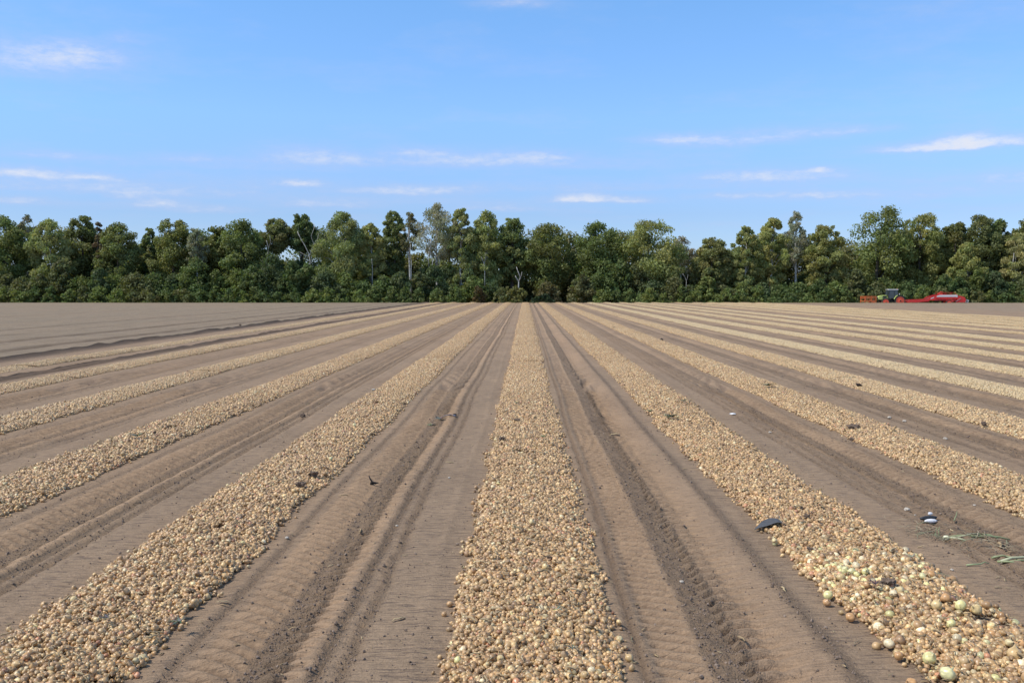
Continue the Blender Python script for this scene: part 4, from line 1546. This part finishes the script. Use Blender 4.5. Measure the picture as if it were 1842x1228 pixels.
MB().bar((11.6, -1.04, 1.5), (10.6, -1.04, .85), .09).build('ram', M_STEEL, har)
MB().bar((10.9, -1.0, .6), (10.95, -1.0, 1.3), .12).build('support_leg', M_REDP, har)

# ------------------------------------------------------------------ things lying on the field

M_SHEET = paint('dusty_black_plastic', (.085, .082, .080), .6, .3, scale=25)
M_SCRAP = paint('white_foil', (.78, .77, .76), .5, .08, scale=40)
M_DARK = paint('dark_plastic', (.03, .032, .035), .55, .3, scale=40)
M_GREYP = paint('grey_lilac_plastic', (.36, .34, .40), .5, .2, scale=40)
M_CLOD = paint('dark_clod', (.185, .135, .10), .95, .5, .1, scale=45)
M_WOOD = paint('dark_wood', (.035, .027, .022), .8, .3, scale=40)
M_STONE = paint('pale_stone', (.50, .44, .36), .8, .2, scale=50)


def sheet(name, px, py, w, d, h, mat, label, cat, z=None, rz=0.0, thick=.006, seed=1, back=0.0, under=None):
    """a bent piece of plastic: an arch across the view that falls to the ground behind"""
    x, y = at(px, py)
    z = gz(x, y) if z is None else z
    nx, ny = 26, 12
    V = []
    for j in range(ny):
        for i in range(nx):
            u, v = i / (nx - 1), j / (ny - 1)
            prof = (math.sin(PI * min(1, u * 1.02)) ** 1.15) * (1 - .25 * math.sin(2 * PI * u))
            zz = h * (prof * (1 - v) + back * v * math.sin(PI * min(1, .12 + .88 * u)) ** .6) + .010 + .05 * h * math.sin(9 * u + 4 * v + seed)
            V.append(((u - .5) * w * (1 - .25 * v) + .15 * w * v, (v - .05 * math.sin(PI * u)) * d, max(.004, zz)))
    V = np.array(V)
    i = np.arange(nx * ny).reshape(ny, nx)
    F = np.stack([i[:-1, :-1], i[:-1, 1:], i[1:, 1:], i[1:, :-1]], -1).reshape(-1, 4)
    o = mesh_obj(name, np_mesh(name, V, F, smooth=True), mat, None, (x, y, z))
    o.rotation_euler.z = rz
    md = o.modifiers.new('thickness', 'SOLIDIFY')
    md.thickness = thick
    if under is not None:
        o.data.materials.append(under)
        md.material_offset = 1
        md.material_offset_rim = 0
    tag(o, label, cat)
    return o


sheet('plastic_sheet', 1392, 956, .40, .20, .080, M_SHEET, 'bent sheet of dusty black plastic at left edge of the right onion row', 'plastic sheet', rz=-.05, back=1.0, under=M_DARK)

x, y = at(1674, 940)
e = empty('plastic_scrap', (x, y, gz(x, y)), .2)
tag(e, 'white scrap with dark rim lying between the two right rows', 'plastic scrap')
MB().blob((0, 0, .030), (.078, .03, .022), 3, .15).build('white_piece', M_SCRAP, e)
MB().blob((.005, .045, .05), (.105, .035, .028), 4, .2).build('dark_rim', M_DARK, e)
MB().blob((.03, .055, .095), (.028, .015, .018), 5, .3).build('white_tip', M_SCRAP, e)


def stone(px, py, s, label, mat=M_STONE, name='stone', cat='stone', seed=0, flat=.6, zadd=0.0, group='small pale stones and scraps on the soil', rough=.3):
    s *= .78
    x, y = at(px, py)
    o = MB().blob((0, 0, s * flat * .35), (s * .5, s * .5, s * .5 * flat), seed, rough).build(name, mat, None, (x, y, gz(x, y) + zadd))
    o.rotation_euler.z = seed
    tag(o, label, cat, group)
    return o


stone(1632, 917, .085, 'pale crumpled lump up and left of the white and dark scrap', seed=1)
stone(1646, 926, .030, 'tiny white pebble between the pale lump and the dark rimmed scrap', seed=2)
stone(808, 860, .05, 'white pebble left of the middle row in mid distance', seed=3)
stone(1385, 778, .075, 'white pebble in the wheel track below the white foil scrap', seed=4)
stone(1600, 749, .10, 'white pebble, left one of three in a dark track', seed=5)
stone(1627, 757, .10, 'white pebble, middle one of three in a dark track', seed=6)
stone(1700, 786, .09, 'white pebble, right one of three in a dark track', seed=7)
stone(714, 944, .045, 'white pebble on the crumbly rut left of the middle row', seed=8)
stone(1226, 1043, .05, 'small pale pebble in the crumb band beside the deep lug track', seed=9)
stone(516, 968, .05, 'white pebble near the right edge of the left row', seed=10)
stone(1741, 909, .045, 'left of two tiny pebbles below the far right row', seed=11)
stone(1753, 911, .045, 'right of two tiny pebbles below the far right row', seed=12)
stone(1712, 1027, .045, 'little white pebble right of the big reddish onion', seed=13)
stone(672, 712, .12, 'whitish stone on the left row far off', seed=14, zadd=.11)
stone(1318, 743, .16, 'flat white foil scrap in the track right of the right row', M_SCRAP, 'foil_scrap', 'scrap', 15, .22)
stone(640, 600, .35, 'white scrap on the grey untouched land at left', M_SCRAP, 'foil_scrap', 'scrap', 16, .2)


def clod(px, py, s, label, seed, zadd=.11, mat=M_CLOD, name='soil_clod', flat=.65):
    s *= .62
    x, y = at(px, py, zadd)
    mb = MB()
    rn = random.Random(seed)
    mb.blob((0, 0, 0), (s * .42, s * .38, s * .34 * flat / .65), seed, .9, 3)
    for k in range(12):
        a, q = rn.uniform(0, 6.28), rn.uniform(.15, .5)
        e = s * rn.uniform(.07, .17)
        mb.blob((math.cos(a) * s * q, math.sin(a) * s * q * .8, s * (.22 - .4 * q) * flat / .65), (e, e, e * .8), seed + k, .7, 2)
    o = mb.build(name, mat, None, (x, y, gz(x, y) + zadd * .75))
    tag(o, label, 'clod', 'dark clods on the onion rows')
    return o


clod(565, 852, .20, 'dark soil clod on the left row, right one of a pair', 31)
clod(541, 870, .18, 'dark soil clod on the left row, left one of a pair', 32)
clod(1535, 766, .36, 'flat dark clod across the second row to the right', 33, flat=.35)
clod(1532, 786, .12, 'small dark lump just below the flat clod on second row right', 34)
clod(1545, 690, .18, 'black upright lump on the third row to the right', 35, mat=M_WOOD)
clod(1770, 758, .16, 'brown lump on the third row near the right edge', 36)
clod(278, 778, .09, 'black hole like lump right of the weed on second row left', 37, mat=M_WOOD)
clod(1452, 928, .10, 'dark brown lump on the right row above the plastic sheet', 38)
clod(1458, 984, .09, 'dark rotten onion sized lump on the right row', 39)
clod(1600, 1048, .22, 'reddish dark earth lump in the right row by the soil patch', 40, flat=.5)
clod(903, 788, .16, 'earthy lump at the left edge of the middle row', 41)
clod(930, 755, .2, 'earthy smear across the middle row further off', 42, flat=.4)
clod(432, 584, .26, 'clod standing on the dark ridge by the untouched land', 43, .06)
clod(545, 740, .16, 'dark lump in the far part of the left row', 44)
clod(1105, 590, .3, 'black lump in the track right of the middle row far off', 45, .02, M_WOOD)
clod(1190, 611, .26, 'dark fleck on bare soil near the far right rows', 46, .02, M_WOOD)


def twig(px, py, parts, mat, label, name, cat, r=.006, group=None, zb=0.0):
    """parts: list of polylines in metres around the place"""
    x, y = at(px, py, zb)
    z = gz(x, y) + zb
    root = empty(name, (x, y, z))
    tag(root, label, cat, group)
    for pts in parts:
        n = len(pts)
        mb = MB()
        mb.tube(pts, [r * (1 - .6 * i / (n - 1)) for i in range(n)], 6)
        o = mb.build('stem', mat, root)
        if mat is M_STALK:
            a = o.data.color_attributes.new('tint', 'FLOAT_COLOR', 'POINT')
            for k in range(len(a.data)):
                a.data[k].color = (.30, .33, .17, 1) if k % 12 < 6 else (.25, .30, .15, 1)
    return root


twig(670, 871, [[(.05, 0, .01), (0, 0, .025), (-.03, .0, .07), (-.045, .0, .11)], [(-.03, 0, .008), (.03, .01, .012), (.075, .02, .015)], [(0, 0, .02), (-.02, -.01, .03)]],
     M_WOOD, 'forked black twig upright on soil right of the left row', 'twig', 'twig', .016)
twig(798, 749, [[(-.16, .08, .07), (-.10, .03, .05), (-.05, 0, .02)]], M_WOOD, 'short dark stick propped on the lilac plastic strip', 'twig', 'twig', .014)
sheet('plastic_strip', 808, 750, .24, .10, .03, M_GREYP, 'grey lilac plastic strip on soil between left and middle rows', 'plastic strip', seed=4)
x, y = at(818, 748)
o = MB().blob((0, 0, .02), (.04, .03, .025), 9, .3).build('twig_stub', M_WOOD, None, (x, y, gz(x, y)))
tag(o, 'black stub at the right end of the lilac plastic strip', 'twig')


def weed(px, py, s, label, seed, col=(.13, .17, .08), zb=.11, n=26, name='weed'):
    """a limp tuft of narrow leaves"""
    rn = random.Random(seed)
    x, y = at(px, py, zb)
    z = gz(x, y) + zb * .85
    V, F, C = [], [], []
    for k in range(n):
        a = rn.uniform(0, 6.28)
        L = s * rn.uniform(.5, 1.1)
        lift = rn.uniform(.15, .8)
        w = s * rn.uniform(.03, .07)
        cc = [v * rn.uniform(.6, 1.4) for v in col]
        o = len(V)
        for i in range(5):
            t = i / 4
            r = L * t * (1 - .2 * t * lift)
            zz = L * lift * (t - .75 * t * t) + .004
            ww = w * (1 - t * .85)
            V += [(r * math.cos(a) - ww * math.sin(a), r * math.sin(a) + ww * math.cos(a), zz), (r * math.cos(a) + ww * math.sin(a), r * math.sin(a) - ww * math.cos(a), zz + ww * .4)]
            C += [cc, cc]
        for i in range(4):
            F.append((o + 2 * i, o + 2 * i + 1, o + 2 * i + 3, o + 2 * i + 2))
    o = mesh_obj(name, np_mesh(name, np.array(V), np.array(F), col=np.array(C)), M_STALK, None, (x, y, z))
    tag(o, label, 'weed', 'weeds on the field')
    return o


weed(248, 786, .20, 'grey green wilted weed on the second row to the left', 1, (.15, .17, .10), n=40)
weed(977, 788, .11, 'small green weed right of centre on the middle row', 2, (.09, .15, .06))
weed(1382, 694, .30, 'brown green tuft on the second row to the right', 3, (.11, .11, .05), n=34)
weed(1208, 750, .26, 'dark green weeds across the right row in mid distance', 4, (.10, .12, .055), n=40)
weed(1170, 738, .16, 'small green weed at the left edge of the right row', 5, (.11, .13, .06))
weed(1232, 722, .16, 'small weed at the right edge of the right row in mid distance', 6, (.10, .12, .06))
weed(930, 726, .16, 'faint green weed at the upper left of the middle row', 7, (.14, .17, .09))
weed(776, 760, .16, 'pale green limp leaves below the lilac plastic strip', 8, (.20, .23, .14), .01, 30)
weed(792, 752, .18, 'grey green leaf litter between stick and plastic strip', 9, (.15, .17, .11), .01, 26)
weed(1448, 942, .07, 'dark green weed on the right row above the plastic sheet edge', 10, (.08, .10, .05))
weed(1030, 1170, .07, 'grey tuft near the right bottom edge of the middle row', 11, (.16, .17, .12))
weed(560, 722, .16, 'green weed on bare soil left of the left row far off', 12, (.10, .14, .06), .01)
weed(1640, 1003, .09, 'grey curled dry tuft on the right edge of the right row', 13, (.30, .27, .20), .12, 34)
weed(1575, 1052, .12, 'spidery brown roots on the soil patch of the right row', 14, (.12, .085, .06), .13, 18)
weed(322, 1115, .09, 'grey green tuft on the left row near the frame bottom', 15, (.18, .19, .13), .12)
weed(192, 1115, .08, 'dull tuft at left on the left row near the frame bottom', 16, (.16, .16, .11), .12)
weed(1002, 1100, .075, 'pale green leaf tuft on the middle row near the bottom', 17, (.34, .36, .22), .12, 10)


def green_onion(px, py, label, bulb_c, parts, seed):
    x, y = at(px, py)
    root = empty('green_onion', (x, y, gz(x, y)))
    tag(root, label, 'green onion', 'green onions with stalks on the soil')
    if bulb_c:
        me = onion_mesh('bulb', seed, bulb_c, 12, 8)
        b = mesh_obj('bulb', me, None, root, (0, 0, .026))
        b.scale = (.055, .055, .062)
        b.rotation_euler = (0, R(80), 0)
    for i, (pts, r) in enumerate(parts):
        mb = MB()
        n = len(pts)
        mb.tube(pts, [r * (1 - .55 * k / (n - 1)) for k in range(n)], 7)
        o = mb.build('stalk', M_STALK, root)
        a = o.data.color_attributes.new('tint', 'FLOAT_COLOR', 'POINT')
        rn = random.Random(seed + i)
        base = (.30, .33, .17) if i % 2 == 0 else (.40, .40, .25)
        for k in range(len(a.data)):
            f = rn.uniform(.85, 1.12)
            a.data[k].color = (base[0] * f, base[1] * f, base[2] * f, 1)
    return root


green_onion(1702, 967, 'green onion with white bulb and long stalks lying on soil at right', (.74, .76, .52),
            [([(.02, 0, .03), (.15, .02, .045), (.30, -.02, .05), (.42, -.01, .05), (.55, .03, .03), (.64, .0, .012)], .016), ([(.02, 0, .03), (.12, -.05, .03), (.20, -.10, .015)], .018),
             ([(.20, .05, .03), (.33, .03, .06), (.45, .02, .055), (.52, -.02, .02)], .014), ([(.1, .0, .03), (.26, .0, .07), (.36, .04, .06)], .011)], 21)
green_onion(1800, 1012, 'tangle of grey green onion stalks at the right frame edge', None,
            [([(-.02, .02, .015), (.06, -.03, .03), (.14, -.06, .02)], .013), ([(0, .0, .02), (.12, .04, .045), (.24, .05, .05), (.36, .04, .03)], .016), ([(-.02, .13, .02), (.08, .14, .04), (.16, .08, .035), (.18, .02, .02)], .011),
             ([(.02, .17, .02), (.12, .16, .03), (.2, .1, .02)], .010), ([(.06, -.02, .02), (.18, .0, .035), (.34, .02, .02)], .014)], 22)
twig(1738, 1018, [[(0, 0, .008), (.06, -.01, .018), (.13, .0, .02), (.18, .03, .03), (.22, .03, .015)]], M_STALK, 'single dry stalk lying left of the green stalk tangle', 'dry_stalk', 'stalk', .009)
twig(1720, 935, [[(-.05, -.06, .01), (.0, 0, .06), (.03, .05, .09)]], M_STALK, 'upright dry straw right of the white and dark scrap', 'dry_stalk', 'stalk', .007)
twig(1683, 958, [[(-.02, -.04, .005), (.0, 0, .05), (.02, .02, .08)], [(.02, -.04, .005), (.03, 0, .06), (.05, .02, .09)]], M_STALK, 'two short straws standing below the white and dark scrap', 'dry_stalk', 'stalk', .007)
